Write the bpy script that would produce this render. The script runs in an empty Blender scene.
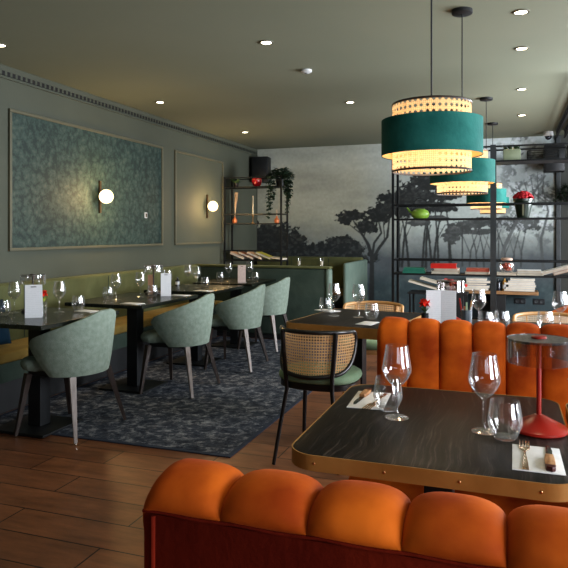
import bpy, bmesh, math, random
import numpy as np
from mathutils import Vector, Matrix
random.seed(7)
PI = math.pi
sc = bpy.context.scene
C = bpy.data.collections.new('restaurant'); sc.collection.children.link(C)

# ------------------------------------------------------------------ materials
def nt(name):
    m = bpy.data.materials.new(name); m.use_nodes = True
    t = m.node_tree; t.nodes.clear()
    out = t.nodes.new('ShaderNodeOutputMaterial')
    return m, t, out
def N(t, kind, **kw):
    n = t.nodes.new(kind)
    for k, v in kw.items():
        if k in n.inputs.keys() if isinstance(k, str) else False: n.inputs[k].default_value = v
        else: setattr(n, k, v)
    return n
def setin(n, **kw):
    for k, v in kw.items(): n.inputs[k.replace('_', ' ')].default_value = v
def c4(c): return (c[0], c[1], c[2], 1)
def mat(name, col, rough=.5, metal=0, col2=None, scale=8, bump=0, bscale=60, sheen=0, stretch=(1,1,1), coat=0, spec=.5, detail=4, emit=None, estr=0, contrast=(.35,.65)):
    m, t, out = nt(name)
    p = t.nodes.new('ShaderNodeBsdfPrincipled')
    t.links.new(p.outputs[0], out.inputs[0])
    p.inputs['Base Color'].default_value = c4(col)
    p.inputs['Roughness'].default_value = rough
    p.inputs['Metallic'].default_value = metal
    p.inputs['Specular IOR Level'].default_value = spec
    p.inputs['Coat Weight'].default_value = coat
    p.inputs['Coat Roughness'].default_value = .2
    if sheen:
        p.inputs['Sheen Weight'].default_value = sheen
        p.inputs['Sheen Roughness'].default_value = .35
        p.inputs['Sheen Tint'].default_value = c4([min(1, x*1.6+.05) for x in col])
    if emit:
        p.inputs['Emission Color'].default_value = c4(emit); p.inputs['Emission Strength'].default_value = estr
    tc = t.nodes.new('ShaderNodeTexCoord'); mp = t.nodes.new('ShaderNodeMapping')
    mp.inputs['Scale'].default_value = stretch
    t.links.new(tc.outputs['Object'], mp.inputs[0])
    if col2:
        n = t.nodes.new('ShaderNodeTexNoise'); n.inputs['Scale'].default_value = scale; n.inputs['Detail'].default_value = detail
        t.links.new(mp.outputs[0], n.inputs['Vector'])
        r = t.nodes.new('ShaderNodeValToRGB')
        r.color_ramp.elements[0].color = c4(col); r.color_ramp.elements[1].color = c4(col2)
        r.color_ramp.elements[0].position = contrast[0]; r.color_ramp.elements[1].position = contrast[1]
        t.links.new(n.outputs['Fac'], r.inputs[0]); t.links.new(r.outputs[0], p.inputs['Base Color'])
    if bump:
        n2 = t.nodes.new('ShaderNodeTexNoise'); n2.inputs['Scale'].default_value = bscale; n2.inputs['Detail'].default_value = 3
        t.links.new(mp.outputs[0], n2.inputs['Vector'])
        b = t.nodes.new('ShaderNodeBump'); b.inputs['Strength'].default_value = bump; b.inputs['Distance'].default_value = .01
        t.links.new(n2.outputs['Fac'], b.inputs['Height']); t.links.new(b.outputs[0], p.inputs['Normal'])
    return m

def emis(name, col, s):
    m, t, out = nt(name); e = t.nodes.new('ShaderNodeEmission')
    e.inputs[0].default_value = c4(col); e.inputs[1].default_value = s
    t.links.new(e.outputs[0], out.inputs[0]); return m

def glass_mat(name, tint=(1,1,1), edge=.75, base=.06):
    m, t, out = nt(name)
    tr = t.nodes.new('ShaderNodeBsdfTransparent'); tr.inputs[0].default_value = c4(tint)
    gl = t.nodes.new('ShaderNodeBsdfGlossy'); gl.inputs['Roughness'].default_value = .02
    lw = t.nodes.new('ShaderNodeLayerWeight'); lw.inputs['Blend'].default_value = .25
    mr = t.nodes.new('ShaderNodeMapRange'); mr.inputs['To Min'].default_value = base; mr.inputs['To Max'].default_value = edge
    mx = t.nodes.new('ShaderNodeMixShader')
    t.links.new(lw.outputs['Facing'], mr.inputs['Value']); t.links.new(mr.outputs[0], mx.inputs[0])
    df = t.nodes.new('ShaderNodeBsdfDiffuse'); df.inputs[0].default_value = (.80,.82,.82,1)  # pale diffuse towards the edges stands in for bright rim reflections
    m0 = t.nodes.new('ShaderNodeMixShader'); pw = t.nodes.new('ShaderNodeMath'); pw.operation = 'MULTIPLY'; pw.inputs[1].default_value = .38
    t.links.new(lw.outputs['Facing'], pw.inputs[0]); t.links.new(pw.outputs[0], m0.inputs[0])
    t.links.new(gl.outputs[0], m0.inputs[1]); t.links.new(df.outputs[0], m0.inputs[2])
    t.links.new(tr.outputs[0], mx.inputs[1]); t.links.new(m0.outputs[0], mx.inputs[2])
    t.links.new(mx.outputs[0], out.inputs[0]); return m

def cane_mat(name, col, cell, hole=.33, translucent=.5, rough=.5):
    """woven cane: UVs are in metres; holes are a regular grid"""
    m, t, out = nt(name)
    uv = t.nodes.new('ShaderNodeUVMap'); uv.uv_map = 'UVMap'
    sp = t.nodes.new('ShaderNodeSeparateXYZ'); t.links.new(uv.outputs[0], sp.inputs[0])
    def M(op, a, b=None):
        n = t.nodes.new('ShaderNodeMath'); n.operation = op
        for i, v in enumerate((a, b)):
            if v is None: continue
            if isinstance(v, (int, float)): n.inputs[i].default_value = v
            else: t.links.new(v, n.inputs[i])
        return n.outputs[0]
    fs = []
    for ax in ('X', 'Y'):
        q = M('SUBTRACT', M('FRACT', M('DIVIDE', sp.outputs[ax], cell)), .5)
        fs.append(M('POWER', M('MULTIPLY', q, q), 1.0))
    d = M('SQRT', M('ADD', fs[0], fs[1]))
    inside = M('LESS_THAN', d, hole)
    # strands tone
    a = M('ABSOLUTE', M('SUBTRACT', M('FRACT', M('DIVIDE', sp.outputs['X'], cell/3.0)), .5))
    b = M('ABSOLUTE', M('SUBTRACT', M('FRACT', M('DIVIDE', sp.outputs['Y'], cell/3.0)), .5))
    tone = M('ADD', M('MULTIPLY', M('ADD', a, b), .55), .55)
    hs = t.nodes.new('ShaderNodeMix'); hs.data_type = 'RGBA'; hs.blend_type = 'MULTIPLY'; hs.inputs['Factor'].default_value = 1
    hs.inputs['A'].default_value = c4(col)
    cmb = t.nodes.new('ShaderNodeCombineColor')
    for k in range(3): t.links.new(tone, cmb.inputs[k])
    t.links.new(cmb.outputs[0], hs.inputs['B'])
    df = t.nodes.new('ShaderNodeBsdfDiffuse'); tl = t.nodes.new('ShaderNodeBsdfTranslucent')
    t.links.new(hs.outputs['Result'], df.inputs[0]); t.links.new(hs.outputs['Result'], tl.inputs[0])
    m1 = t.nodes.new('ShaderNodeMixShader'); m1.inputs[0].default_value = translucent
    t.links.new(df.outputs[0], m1.inputs[1]); t.links.new(tl.outputs[0], m1.inputs[2])
    tr = t.nodes.new('ShaderNodeBsdfTransparent')
    m2 = t.nodes.new('ShaderNodeMixShader'); t.links.new(inside, m2.inputs[0])
    t.links.new(m1.outputs[0], m2.inputs[1]); t.links.new(tr.outputs[0], m2.inputs[2])
    t.links.new(m2.outputs[0], out.inputs[0]); return m

def floor_mat():
    m, t, out = nt('brown_plank_floor')
    p = t.nodes.new('ShaderNodeBsdfPrincipled'); t.links.new(p.outputs[0], out.inputs[0])
    tc = t.nodes.new('ShaderNodeTexCoord')
    mp = t.nodes.new('ShaderNodeMapping'); mp.inputs['Location'].default_value = (.35, .04, 0)
    t.links.new(tc.outputs['Object'], mp.inputs[0])
    b = t.nodes.new('ShaderNodeTexBrick'); b.inputs['Scale'].default_value = 1
    b.inputs['Brick Width'].default_value = .9; b.inputs['Row Height'].default_value = .205
    b.inputs['Mortar Size'].default_value = .0036; b.inputs['Mortar Smooth'].default_value = .1; b.offset = .37; b.offset_frequency = 2
    b.inputs['Color1'].default_value = (.235,.098,.044,1); b.inputs['Color2'].default_value = (.160,.066,.032,1)
    b.inputs['Mortar'].default_value = (.014,.007,.005,1)
    t.links.new(mp.outputs[0], b.inputs['Vector'])
    mp2 = t.nodes.new('ShaderNodeMapping'); mp2.inputs['Scale'].default_value = (1.2, 5, 1)
    t.links.new(tc.outputs['Object'], mp2.inputs[0])
    n = t.nodes.new('ShaderNodeTexNoise'); n.inputs['Scale'].default_value = 3.2; n.inputs['Detail'].default_value = 8; n.inputs['Roughness'].default_value = .65
    t.links.new(mp2.outputs[0], n.inputs['Vector'])
    mr = t.nodes.new('ShaderNodeMapRange'); mr.inputs['From Min'].default_value = .3; mr.inputs['From Max'].default_value = .7
    mr.inputs['To Min'].default_value = .65; mr.inputs['To Max'].default_value = 1.35
    t.links.new(n.outputs['Fac'], mr.inputs[0])
    mx = t.nodes.new('ShaderNodeVectorMath'); mx.operation = 'SCALE'
    t.links.new(b.outputs['Color'], mx.inputs[0]); t.links.new(mr.outputs[0], mx.inputs['Scale'])
    t.links.new(mx.outputs[0], p.inputs['Base Color'])
    p.inputs['Roughness'].default_value = .42
    bp = t.nodes.new('ShaderNodeBump'); bp.inputs['Strength'].default_value = .25; bp.inputs['Distance'].default_value = .003
    t.links.new(n.outputs['Fac'], bp.inputs['Height']); t.links.new(bp.outputs[0], p.inputs['Normal'])
    return m

def rug_mat():
    m, t, out = nt('distressed_blue_rug')
    p = t.nodes.new('ShaderNodeBsdfPrincipled'); t.links.new(p.outputs[0], out.inputs[0]); p.inputs['Roughness'].default_value = .95
    p.inputs['Specular IOR Level'].default_value = .1
    tc = t.nodes.new('ShaderNodeTexCoord')
    n1 = t.nodes.new('ShaderNodeTexNoise'); n1.inputs['Scale'].default_value = 13; n1.inputs['Detail'].default_value = 9; n1.inputs['Roughness'].default_value = .78
    n1.inputs['Distortion'].default_value = .5
    t.links.new(tc.outputs['Object'], n1.inputs['Vector'])
    r = t.nodes.new('ShaderNodeValToRGB'); e = r.color_ramp.elements
    e[0].position = .36; e[0].color = (.022,.028,.042,1); e[1].position = .64; e[1].color = (.30,.31,.33,1)
    x = e.new(.5); x.color = (.070,.080,.102,1)
    t.links.new(n1.outputs['Fac'], r.inputs[0])
    mp = t.nodes.new('ShaderNodeMapping'); mp.inputs['Scale'].default_value = (5, 60, 1)
    t.links.new(tc.outputs['Object'], mp.inputs[0])
    n2 = t.nodes.new('ShaderNodeTexNoise'); n2.inputs['Scale'].default_value = 1.5; n2.inputs['Detail'].default_value = 3
    t.links.new(mp.outputs[0], n2.inputs['Vector'])
    mr = t.nodes.new('ShaderNodeMapRange'); mr.inputs['From Min'].default_value = .3; mr.inputs['From Max'].default_value = .7; mr.inputs['To Min'].default_value = .6; mr.inputs['To Max'].default_value = 1.3
    t.links.new(n2.outputs['Fac'], mr.inputs[0])
    mx = t.nodes.new('ShaderNodeVectorMath'); mx.operation = 'SCALE'
    t.links.new(r.outputs[0], mx.inputs[0]); t.links.new(mr.outputs[0], mx.inputs['Scale'])
    t.links.new(mx.outputs[0], p.inputs['Base Color']); return m

def wallpaper_mat():
    m, t, out = nt('leaf_wallpaper')
    p = t.nodes.new('ShaderNodeBsdfPrincipled'); t.links.new(p.outputs[0], out.inputs[0]); p.inputs['Roughness'].default_value = .7
    tc = t.nodes.new('ShaderNodeTexCoord')
    nd = t.nodes.new('ShaderNodeTexNoise'); nd.inputs['Scale'].default_value = 5; nd.inputs['Detail'].default_value = 3
    t.links.new(tc.outputs['Object'], nd.inputs['Vector'])
    ad = t.nodes.new('ShaderNodeVectorMath'); ad.operation = 'MULTIPLY_ADD'
    ad.inputs[1].default_value = (.16,.16,.16); t.links.new(nd.outputs['Color'], ad.inputs[0]); t.links.new(tc.outputs['Object'], ad.inputs[2])
    v = t.nodes.new('ShaderNodeTexVoronoi'); v.inputs['Scale'].default_value = 17; v.feature = 'F1'
    t.links.new(ad.outputs[0], v.inputs['Vector'])
    w = t.nodes.new('ShaderNodeTexNoise'); w.inputs['Scale'].default_value = 22; w.inputs['Detail'].default_value = 5; w.inputs['Distortion'].default_value = 2.2
    t.links.new(tc.outputs['Object'], w.inputs['Vector'])
    mm = t.nodes.new('ShaderNodeMath'); mm.operation = 'MULTIPLY_ADD'; mm.inputs[1].default_value = .5
    t.links.new(v.outputs['Distance'], mm.inputs[0]); 
    ms = t.nodes.new('ShaderNodeMath'); ms.operation = 'MULTIPLY'; ms.inputs[1].default_value = .7
    t.links.new(w.outputs['Fac'], ms.inputs[0]); t.links.new(ms.outputs[0], mm.inputs[2])
    r = t.nodes.new('ShaderNodeValToRGB'); e = r.color_ramp.elements
    e[0].position = .34; e[0].color = (.064,.086,.066,1); e[1].position = .74; e[1].color = (.014,.030,.027,1)
    x = e.new(.55); x.color = (.034,.062,.052,1)
    t.links.new(mm.outputs[0], r.inputs[0]); t.links.new(r.outputs[0], p.inputs['Base Color']); return m

def striped_slot_mat():
    m, t, out = nt('slotted_vent')
    p = t.nodes.new('ShaderNodeBsdfPrincipled'); t.links.new(p.outputs[0], out.inputs[0]); p.inputs['Roughness'].default_value = .6
    tc = t.nodes.new('ShaderNodeTexCoord'); sp = t.nodes.new('ShaderNodeSeparateXYZ'); t.links.new(tc.outputs['Object'], sp.inputs[0])
    a = t.nodes.new('ShaderNodeMath'); a.operation = 'DIVIDE'; a.inputs[1].default_value = .058; t.links.new(sp.outputs['Y'], a.inputs[0])
    f = t.nodes.new('ShaderNodeMath'); f.operation = 'FRACT'; t.links.new(a.outputs[0], f.inputs[0])
    g = t.nodes.new('ShaderNodeMath'); g.operation = 'LESS_THAN'; g.inputs[1].default_value = .58; t.links.new(f.outputs[0], g.inputs[0])
    mx = t.nodes.new('ShaderNodeMix'); mx.data_type = 'RGBA'; t.links.new(g.outputs[0], mx.inputs['Factor'])
    mx.inputs['A'].default_value = (.070,.077,.056,1); mx.inputs['B'].default_value = (.003,.003,.003,1)
    t.links.new(mx.outputs['Result'], p.inputs['Base Color']); return m

def table_mat():
    m, t, out = nt('charred_oak')
    p = t.nodes.new('ShaderNodeBsdfPrincipled'); t.links.new(p.outputs[0], out.inputs[0])
    tc = t.nodes.new('ShaderNodeTexCoord')
    n0 = t.nodes.new('ShaderNodeTexNoise'); n0.inputs['Scale'].default_value = 2.5; n0.inputs['Detail'].default_value = 2
    t.links.new(tc.outputs['Object'], n0.inputs['Vector'])
    ad = t.nodes.new('ShaderNodeVectorMath'); ad.operation = 'MULTIPLY_ADD'; ad.inputs[1].default_value = (.12,.0,.0)
    t.links.new(n0.outputs['Color'], ad.inputs[0]); t.links.new(tc.outputs['Object'], ad.inputs[2])
    mp = t.nodes.new('ShaderNodeMapping'); mp.inputs['Scale'].default_value = (70, 3.0, 3)
    mp.inputs['Rotation'].default_value = (0,0,.06)
    t.links.new(ad.outputs[0], mp.inputs[0])
    n = t.nodes.new('ShaderNodeTexNoise'); n.inputs['Scale'].default_value = 1.6; n.inputs['Detail'].default_value = 6; n.inputs['Roughness'].default_value = .7
    t.links.new(mp.outputs[0], n.inputs['Vector'])
    r = t.nodes.new('ShaderNodeValToRGB'); e = r.color_ramp.elements
    e[0].position = .36; e[0].color = (.005,.004,.0036,1); e[1].position = .74; e[1].color = (.085,.068,.060,1)
    x = e.new(.55); x.color = (.015,.011,.010,1)
    t.links.new(n.outputs['Fac'], r.inputs[0]); t.links.new(r.outputs[0], p.inputs['Base Color'])
    p.inputs['Roughness'].default_value = .40; p.inputs['Specular IOR Level'].default_value = .26
    bp = t.nodes.new('ShaderNodeBump'); bp.inputs['Strength'].default_value = .35; bp.inputs['Distance'].default_value = .002
    t.links.new(n.outputs['Fac'], bp.inputs['Height']); t.links.new(bp.outputs[0], p.inputs['Normal'])
    return m

def velvet(name, dark, light, scale=3.0):
    m = mat(name, dark, rough=.75, col2=light, scale=scale, bump=.25, bscale=14, sheen=.3, spec=.12, detail=7, contrast=(.36,.66))
    return m

def printed_mat(name, paper, ink, rows=.012, marg=.02):
    """paper with faint rows of illegible print, object space x/z"""
    m, t, out = nt(name)
    p = t.nodes.new('ShaderNodeBsdfPrincipled'); t.links.new(p.outputs[0], out.inputs[0]); p.inputs['Roughness'].default_value = .6
    tc = t.nodes.new('ShaderNodeTexCoord'); sp = t.nodes.new('ShaderNodeSeparateXYZ'); t.links.new(tc.outputs['Object'], sp.inputs[0])
    a = t.nodes.new('ShaderNodeMath'); a.operation = 'DIVIDE'; a.inputs[1].default_value = rows; t.links.new(sp.outputs['Z'], a.inputs[0])
    f = t.nodes.new('ShaderNodeMath'); f.operation = 'FRACT'; t.links.new(a.outputs[0], f.inputs[0])
    g = t.nodes.new('ShaderNodeMath'); g.operation = 'LESS_THAN'; g.inputs[1].default_value = .35; t.links.new(f.outputs[0], g.inputs[0])
    n = t.nodes.new('ShaderNodeTexNoise'); n.inputs['Scale'].default_value = 60; t.links.new(tc.outputs['Object'], n.inputs['Vector'])
    h = t.nodes.new('ShaderNodeMath'); h.operation = 'GREATER_THAN'; h.inputs[1].default_value = .46; t.links.new(n.outputs['Fac'], h.inputs[0])
    q = t.nodes.new('ShaderNodeMath'); q.operation = 'MULTIPLY'; t.links.new(g.outputs[0], q.inputs[0]); t.links.new(h.outputs[0], q.inputs[1])
    mx = t.nodes.new('ShaderNodeMix'); mx.data_type = 'RGBA'; t.links.new(q.outputs[0], mx.inputs['Factor'])
    mx.inputs['A'].default_value = c4(paper); mx.inputs['B'].default_value = c4(ink)
    t.links.new(mx.outputs['Result'], p.inputs['Base Color']); return m

MT = dict(
    floor=floor_mat(), rug=rug_mat(), paper_wall=wallpaper_mat(), slots=striped_slot_mat(), table=table_mat(),
    wall=mat('sage_wall_paint', (.070,.077,.056), .75, col2=(.078,.085,.062), scale=1.5),
    wall_dark=mat('dark_wall_paint', (.05,.055,.05), .8, col2=(.06,.064,.058), scale=2),
    ceiling=mat('ceiling_paint', (.195,.210,.152), .85, col2=(.207,.220,.160), scale=1),
    mould=mat('moulding_paint', (.098,.094,.060), .55, col2=(.11,.106,.07), scale=4),
    dark_top=mat('black_stained_tabletop', (.010,.013,.010), .26, col2=(.018,.022,.017), scale=3, stretch=(20,2,1), spec=.4),
    rug_edge=mat('rug_binding', (.02,.028,.05), .9, col2=(.035,.045,.07), scale=20),
    orange=velvet('burnt_orange_velvet', (.27,.044,.005), (.58,.140,.014), 5.5),
    orange_back=mat('rust_fabric', (.11,.010,.004), .9, col2=(.15,.015,.005), scale=6, bump=.15, sheen=.2, spec=.1),  # darker orange, with the shade on the bench back put into the colour
    mint=mat('mint_fabric', (.180,.226,.186), .85, col2=(.235,.285,.242), scale=34, bump=.3, bscale=160, sheen=.25, spec=.15, detail=6),
    sage=mat('sage_velvet', (.088,.094,.042), .8, col2=(.125,.130,.060), scale=5, bump=.2, bscale=20, sheen=.35, spec=.15),
    gold_seat=mat('old_gold_velvet', (.17,.115,.032), .8, col2=(.24,.165,.05), scale=5, sheen=.3, spec=.12),
    teal_part=mat('deep_green_fabric', (.040,.058,.046), .85, col2=(.056,.074,.06), scale=6, bump=.2, sheen=.2, spec=.1),
    pale_booth=mat('pale_green_fabric', (.12,.165,.135), .85, col2=(.145,.19,.16), scale=5, sheen=.2, spec=.1),
    green_seat=mat('moss_seat_fabric', (.20,.29,.19), .85, col2=(.25,.345,.235), scale=10, bump=.2, sheen=.3, spec=.1),
    navy=mat('navy_velvet', (.006,.022,.040), .8, col2=(.01,.032,.055), scale=6, sheen=.3, spec=.1),
    leg=mat('stained_leg_wood', (.030,.022,.019), .38, col2=(.05,.036,.03), scale=6, stretch=(8,8,1)),
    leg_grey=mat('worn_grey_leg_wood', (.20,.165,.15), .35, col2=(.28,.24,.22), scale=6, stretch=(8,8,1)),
    black_wood=mat('black_lacquered_wood', (.010,.010,.011), .28, col2=(.015,.014,.014), scale=5, coat=.3),
    light_wood=mat('light_oak', (.42,.23,.09), .45, col2=(.52,.30,.13), scale=4, stretch=(2,2,20)),
    oak=mat('oak_shelf_wood', (.20,.105,.045), .5, col2=(.32,.18,.08), scale=3, stretch=(2,20,20)),
    brass=mat('brushed_brass', (.30,.155,.042), .42, metal=.35, col2=(.44,.24,.075), scale=5, bump=.08, bscale=30),
    brass_dark=mat('aged_brass', (.10,.065,.035), .45, metal=.8, col2=(.14,.09,.05), scale=9),
    rivet=mat('copper_rivet', (.55,.30,.14), .3, metal=1, col2=(.6,.35,.18), scale=20),
    iron=mat('black_iron', (.012,.014,.016), .45, metal=.3, col2=(.02,.022,.024), scale=9),
    iron_grey=mat('grey_iron', (.05,.058,.062), .45, metal=.4, col2=(.065,.072,.076), scale=9),
    pipe=mat('galvanised_pipe', (.28,.30,.31), .4, metal=.7, col2=(.34,.36,.37), scale=9),
    black=mat('matt_black', (.010,.011,.012), .55, col2=(.014,.015,.016), scale=9),
    steel=mat('polished_steel', (.62,.60,.56), .22, metal=1, col2=(.68,.66,.62), scale=9),
    fork=mat('champagne_steel', (.60,.46,.32), .25, metal=1, col2=(.68,.54,.40), scale=9),
    blade=mat('dark_blade_steel', (.09,.10,.10), .25, metal=.9, col2=(.12,.13,.13), scale=9),
    knife_wood=mat('knife_handle_wood', (.30,.14,.055), .5, col2=(.52,.30,.15), scale=30, stretch=(4,1,1)),
    knife_end=mat('dark_resin', (.05,.008,.006), .4, col2=(.07,.012,.009), scale=20),
    napkin=mat('white_linen', (.66,.66,.66), .85, col2=(.74,.74,.74), scale=20, bump=.15, bscale=120),
    white=mat('white_plastic', (.55,.56,.56), .5, col2=(.6,.61,.61), scale=9),
    cream_in=mat('cream_lining', (.80,.55,.26), .7, col2=(.84,.60,.30), scale=9),
    teal=mat('teal_velvet', (.016,.105,.092), .75, col2=(.030,.150,.130), scale=10, bump=.15, bscale=60, sheen=.5, spec=.1),
    red=mat('coral_red_lacquer', (.25,.014,.008), .32, col2=(.30,.018,.010), scale=5, coat=.1),
    copper=mat('copper_glaze', (.50,.16,.06), .35, metal=.5, col2=(.62,.22,.10), scale=9),
    redglass=mat('ruby_glaze', (.32,.006,.016), .25, col2=(.42,.01,.02), scale=9, coat=.5),
    lampdisc=mat('smoked_disc', (.05,.043,.040), .45, col2=(.15,.135,.13), scale=260, contrast=(.45,.55)),
    leaf=mat('leaf_green', (.035,.075,.028), .6, col2=(.06,.12,.045), scale=12),
    leaf_dark=mat('dark_leaf_green', (.012,.028,.014), .6, col2=(.022,.045,.022), scale=12),
    leaf_lime=mat('lime_leaf', (.30,.38,.05), .6, col2=(.4,.48,.08), scale=12),
    succ=mat('succulent_green', (.30,.42,.26), .55, col2=(.42,.52,.36), scale=12),
    petal=mat('scarlet_petal', (.70,.016,.006), .6, col2=(.80,.05,.015), scale=30),
    petal_dark=mat('crimson_petal', (.36,.006,.014), .6, col2=(.50,.015,.025), scale=40),
    reed=mat('dried_reed', (.45,.33,.22), .8, col2=(.55,.42,.3), scale=20),
    candle=mat('white_wax', (.55,.50,.40), .5, col2=(.6,.55,.45), scale=5),
    potgreen=mat('pale_green_glaze', (.36,.42,.28), .5, col2=(.42,.48,.33), scale=8),
    lime=mat('lime_enamel', (.20,.36,.045), .4, col2=(.25,.42,.06), scale=5),
    pot=mat('dark_green_glaze', (.012,.022,.014), .3, col2=(.02,.035,.022), scale=7, coat=.3),
    pot_stripe=mat('cream_glaze', (.22,.22,.14), .4, col2=(.26,.26,.18), scale=7),
    menu=printed_mat('menu_paper', (.74,.75,.77), (.69,.70,.72)),
    menu_blush=printed_mat('blush_menu_paper', (.50,.41,.37), (.38,.30,.27)),
    tan=mat('tan_card', (.36,.20,.12), .7, col2=(.40,.23,.14), scale=8),
    glass=glass_mat('clear_glass'), smoke_glass=glass_mat('lamp_shade_glass', (.86,.84,.84), .85, .14),
    dark_glass=mat('dark_bottle_glass', (.008,.010,.018), .12, col2=(.012,.014,.022), scale=5, coat=.5),
    green_glass=glass_mat('green_bottle_glass', (.45,.62,.25), .8, .12),
    amber=mat('amber_liquid', (.42,.24,.06), .3, col2=(.5,.3,.1), scale=6),
    cup=mat('slate_cup', (.06,.075,.09), .5, col2=(.16,.18,.20), scale=60, stretch=(1,1,.05)),
    screen=mat('socket_plate', (.012,.014,.018), .35, col2=(.016,.018,.022), scale=5),
    cane=cane_mat('cane_weave', (.85,.55,.30), .0160, .30, .35),
    cane_shade=cane_mat('cane_shade_weave', (.82,.60,.36), .0225, .27, .55),
    globe=emis('lit_opal_globe', (1,.80,.44), 2.2), bulb=emis('lit_bulb', (1,.80,.52), 5),
    spot=emis('lit_downlight', (1,.90,.66), 9), spot_off=mat('downlight_off', (.55,.55,.52), .5),
    window_frame=mat('window_frame_paint', (.04,.045,.045), .5), pane=glass_mat('window_pane', (.97,.98,1), .6, .04),
)
def book_mat(name, c, c2=None):
    return mat(name, c, .65, col2=c2 or [x*1.15 for x in c], scale=12)

# ------------------------------------------------------------------ mesh helpers
class MB:
    def __init__(s):
        s.bm = bmesh.new(); s.uv = s.bm.loops.layers.uv.new('UVMap')
    def face(s, vs):
        try: return s.bm.faces.new(vs)
        except ValueError: return None
    def box(s, x0, x1, y0, y1, z0, z1, bev=0, rot=None, at=None, seg=2):
        b = bmesh.new(); bmesh.ops.create_cube(b, size=1)
        for v in b.verts:
            v.co = Vector(((x0+x1)/2+v.co.x*(x1-x0), (y0+y1)/2+v.co.y*(y1-y0), (z0+z1)/2+v.co.z*(z1-z0)))
        if bev: bmesh.ops.bevel(b, geom=list(b.edges), offset=bev, segments=seg, profile=.5, affect='EDGES')
        s.merge(b, rot, at); return s
    def merge(s, b, rot=None, at=None):
        if rot is not None: bmesh.ops.transform(b, matrix=rot, verts=b.verts)
        if at is not None: bmesh.ops.translate(b, vec=Vector(at), verts=b.verts)
        mp = {}
        for v in b.verts: mp[v] = s.bm.verts.new(v.co)
        for f in b.faces: s.face([mp[v] for v in f.verts])
        b.free()
    def grid(s, fn, nu, nv, cu=False, cv=False, uvf=None):
        V = [[s.bm.verts.new(fn(i/(nu if cu else nu-1), j/(nv if cv else nv-1))) for j in range(nv)] for i in range(nu)]
        for i in range(nu if cu else nu-1):
            for j in range(nv if cv else nv-1):
                f = s.face([V[i][j], V[(i+1)%nu][j], V[(i+1)%nu][(j+1)%nv], V[i][(j+1)%nv]])
                if f and uvf:
                    idx = [(i,j),(i+1,j),(i+1,j+1),(i,j+1)]
                    for l, (a, b) in zip(f.loops, idx):
                        l[s.uv].uv = uvf(a/(nu if cu else nu-1), b/(nv if cv else nv-1))
        return V
    def lathe(s, prof, seg=24, c=(0,0,0), cap0=False, cap1=False, uv=None):
        V = []
        for (r, z) in prof:
            V.append([s.bm.verts.new((c[0]+max(r,1e-4)*math.cos(2*PI*k/seg), c[1]+max(r,1e-4)*math.sin(2*PI*k/seg), c[2]+z)) for k in range(seg)])
        for j in range(len(prof)-1):
            for k in range(seg):
                f = s.face([V[j][k], V[j][(k+1)%seg], V[j+1][(k+1)%seg], V[j+1][k]])
                if f and uv:
                    r = prof[j][0]
                    for l, (a, b) in zip(f.loops, [(k,j),(k+1,j),(k+1,j+1),(k,j+1)]):
                        l[s.uv].uv = (2*PI*r*a/seg, prof[b][1])
        if cap0: s.face(list(reversed(V[0])))
        if cap1: s.face(V[-1])
        return s
    def tube(s, pts, r, seg=8, closed=False, r2=None, caps=True, square=False):
        pts = [Vector(p) for p in pts]; n = len(pts); rings = []
        up = Vector((0,0,1)); prev = None
        for i, p in enumerate(pts):
            if closed: d = (pts[(i+1)%n]-pts[i-1])
            else: d = pts[min(i+1,n-1)]-pts[max(i-1,0)]
            d.normalize()
            if prev is None:
                a = d.cross(up)
                if a.length < .05: a = d.cross(Vector((0,1,0)))
            else: a = prev - d*prev.dot(d)
            a.normalize(); prev = a; b = d.cross(a)
            rr = r if r2 is None else r+(r2-r)*i/(n-1)
            off = PI/4 if square else 0
            rings.append([s.bm.verts.new(p+(a*math.cos(2*PI*k/seg+off)+b*math.sin(2*PI*k/seg+off))*rr) for k in range(seg)])
        m = n if closed else n-1
        for i in range(m):
            for k in range(seg):
                s.face([rings[i][k], rings[i][(k+1)%seg], rings[(i+1)%n][(k+1)%seg], rings[(i+1)%n][k]])
        if not closed and caps:
            s.face(list(reversed(rings[0]))); s.face(rings[-1])
        return s
    def prism(s, poly, z0, z1, bev=0):
        b = bmesh.new()
        vs = [b.verts.new((x, y, z0)) for x, y in poly]; f = b.faces.new(vs)
        r = bmesh.ops.extrude_face_region(b, geom=[f])
        for v in r['geom']:
            if isinstance(v, bmesh.types.BMVert): v.co.z = z1
        if bev:
            es = [e for e in b.edges if abs(e.verts[0].co.z-e.verts[1].co.z) < 1e-6]
            bmesh.ops.bevel(b, geom=es, offset=bev, segments=2, profile=.5, affect='EDGES')
        s.merge(b); return s
    def sphere(s, c, r, sx=1, sy=1, sz=1, seg=14):
        b = bmesh.new(); bmesh.ops.create_uvsphere(b, u_segments=seg, v_segments=max(6, seg//2+1), radius=r)
        for v in b.verts: v.co = Vector((v.co.x*sx+c[0], v.co.y*sy+c[1], v.co.z*sz+c[2]))
        s.merge(b); return s
    def leaf(s, p, d, L, w, up=Vector((0,0,1))):
        p = Vector(p); d = Vector(d).normalized(); a = d.cross(up)
        if a.length < .05: a = Vector((1,0,0))
        a.normalize(); n = a.cross(d)
        v = [s.bm.verts.new(q) for q in (p, p+d*L*.45+a*w/2+n*L*.06, p+d*L, p+d*L*.45-a*w/2+n*L*.06)]
        s.face(v); return s
    def build(s, name, m, parent=None, smooth=True, loc=None, angle=40):
        bmesh.ops.recalc_face_normals(s.bm, faces=s.bm.faces)
        me = bpy.data.meshes.new(name); s.bm.to_mesh(me); s.bm.free()
        me.materials.append(m)
        if smooth:
            me.shade_smooth() if hasattr(me, 'shade_smooth') else None
            try: me.set_sharp_from_angle(angle=math.radians(angle))
            except Exception: pass
        o = bpy.data.objects.new(name, me); C.objects.link(o)
        if parent: o.parent = parent
        if loc: o.location = loc
        return o

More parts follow.
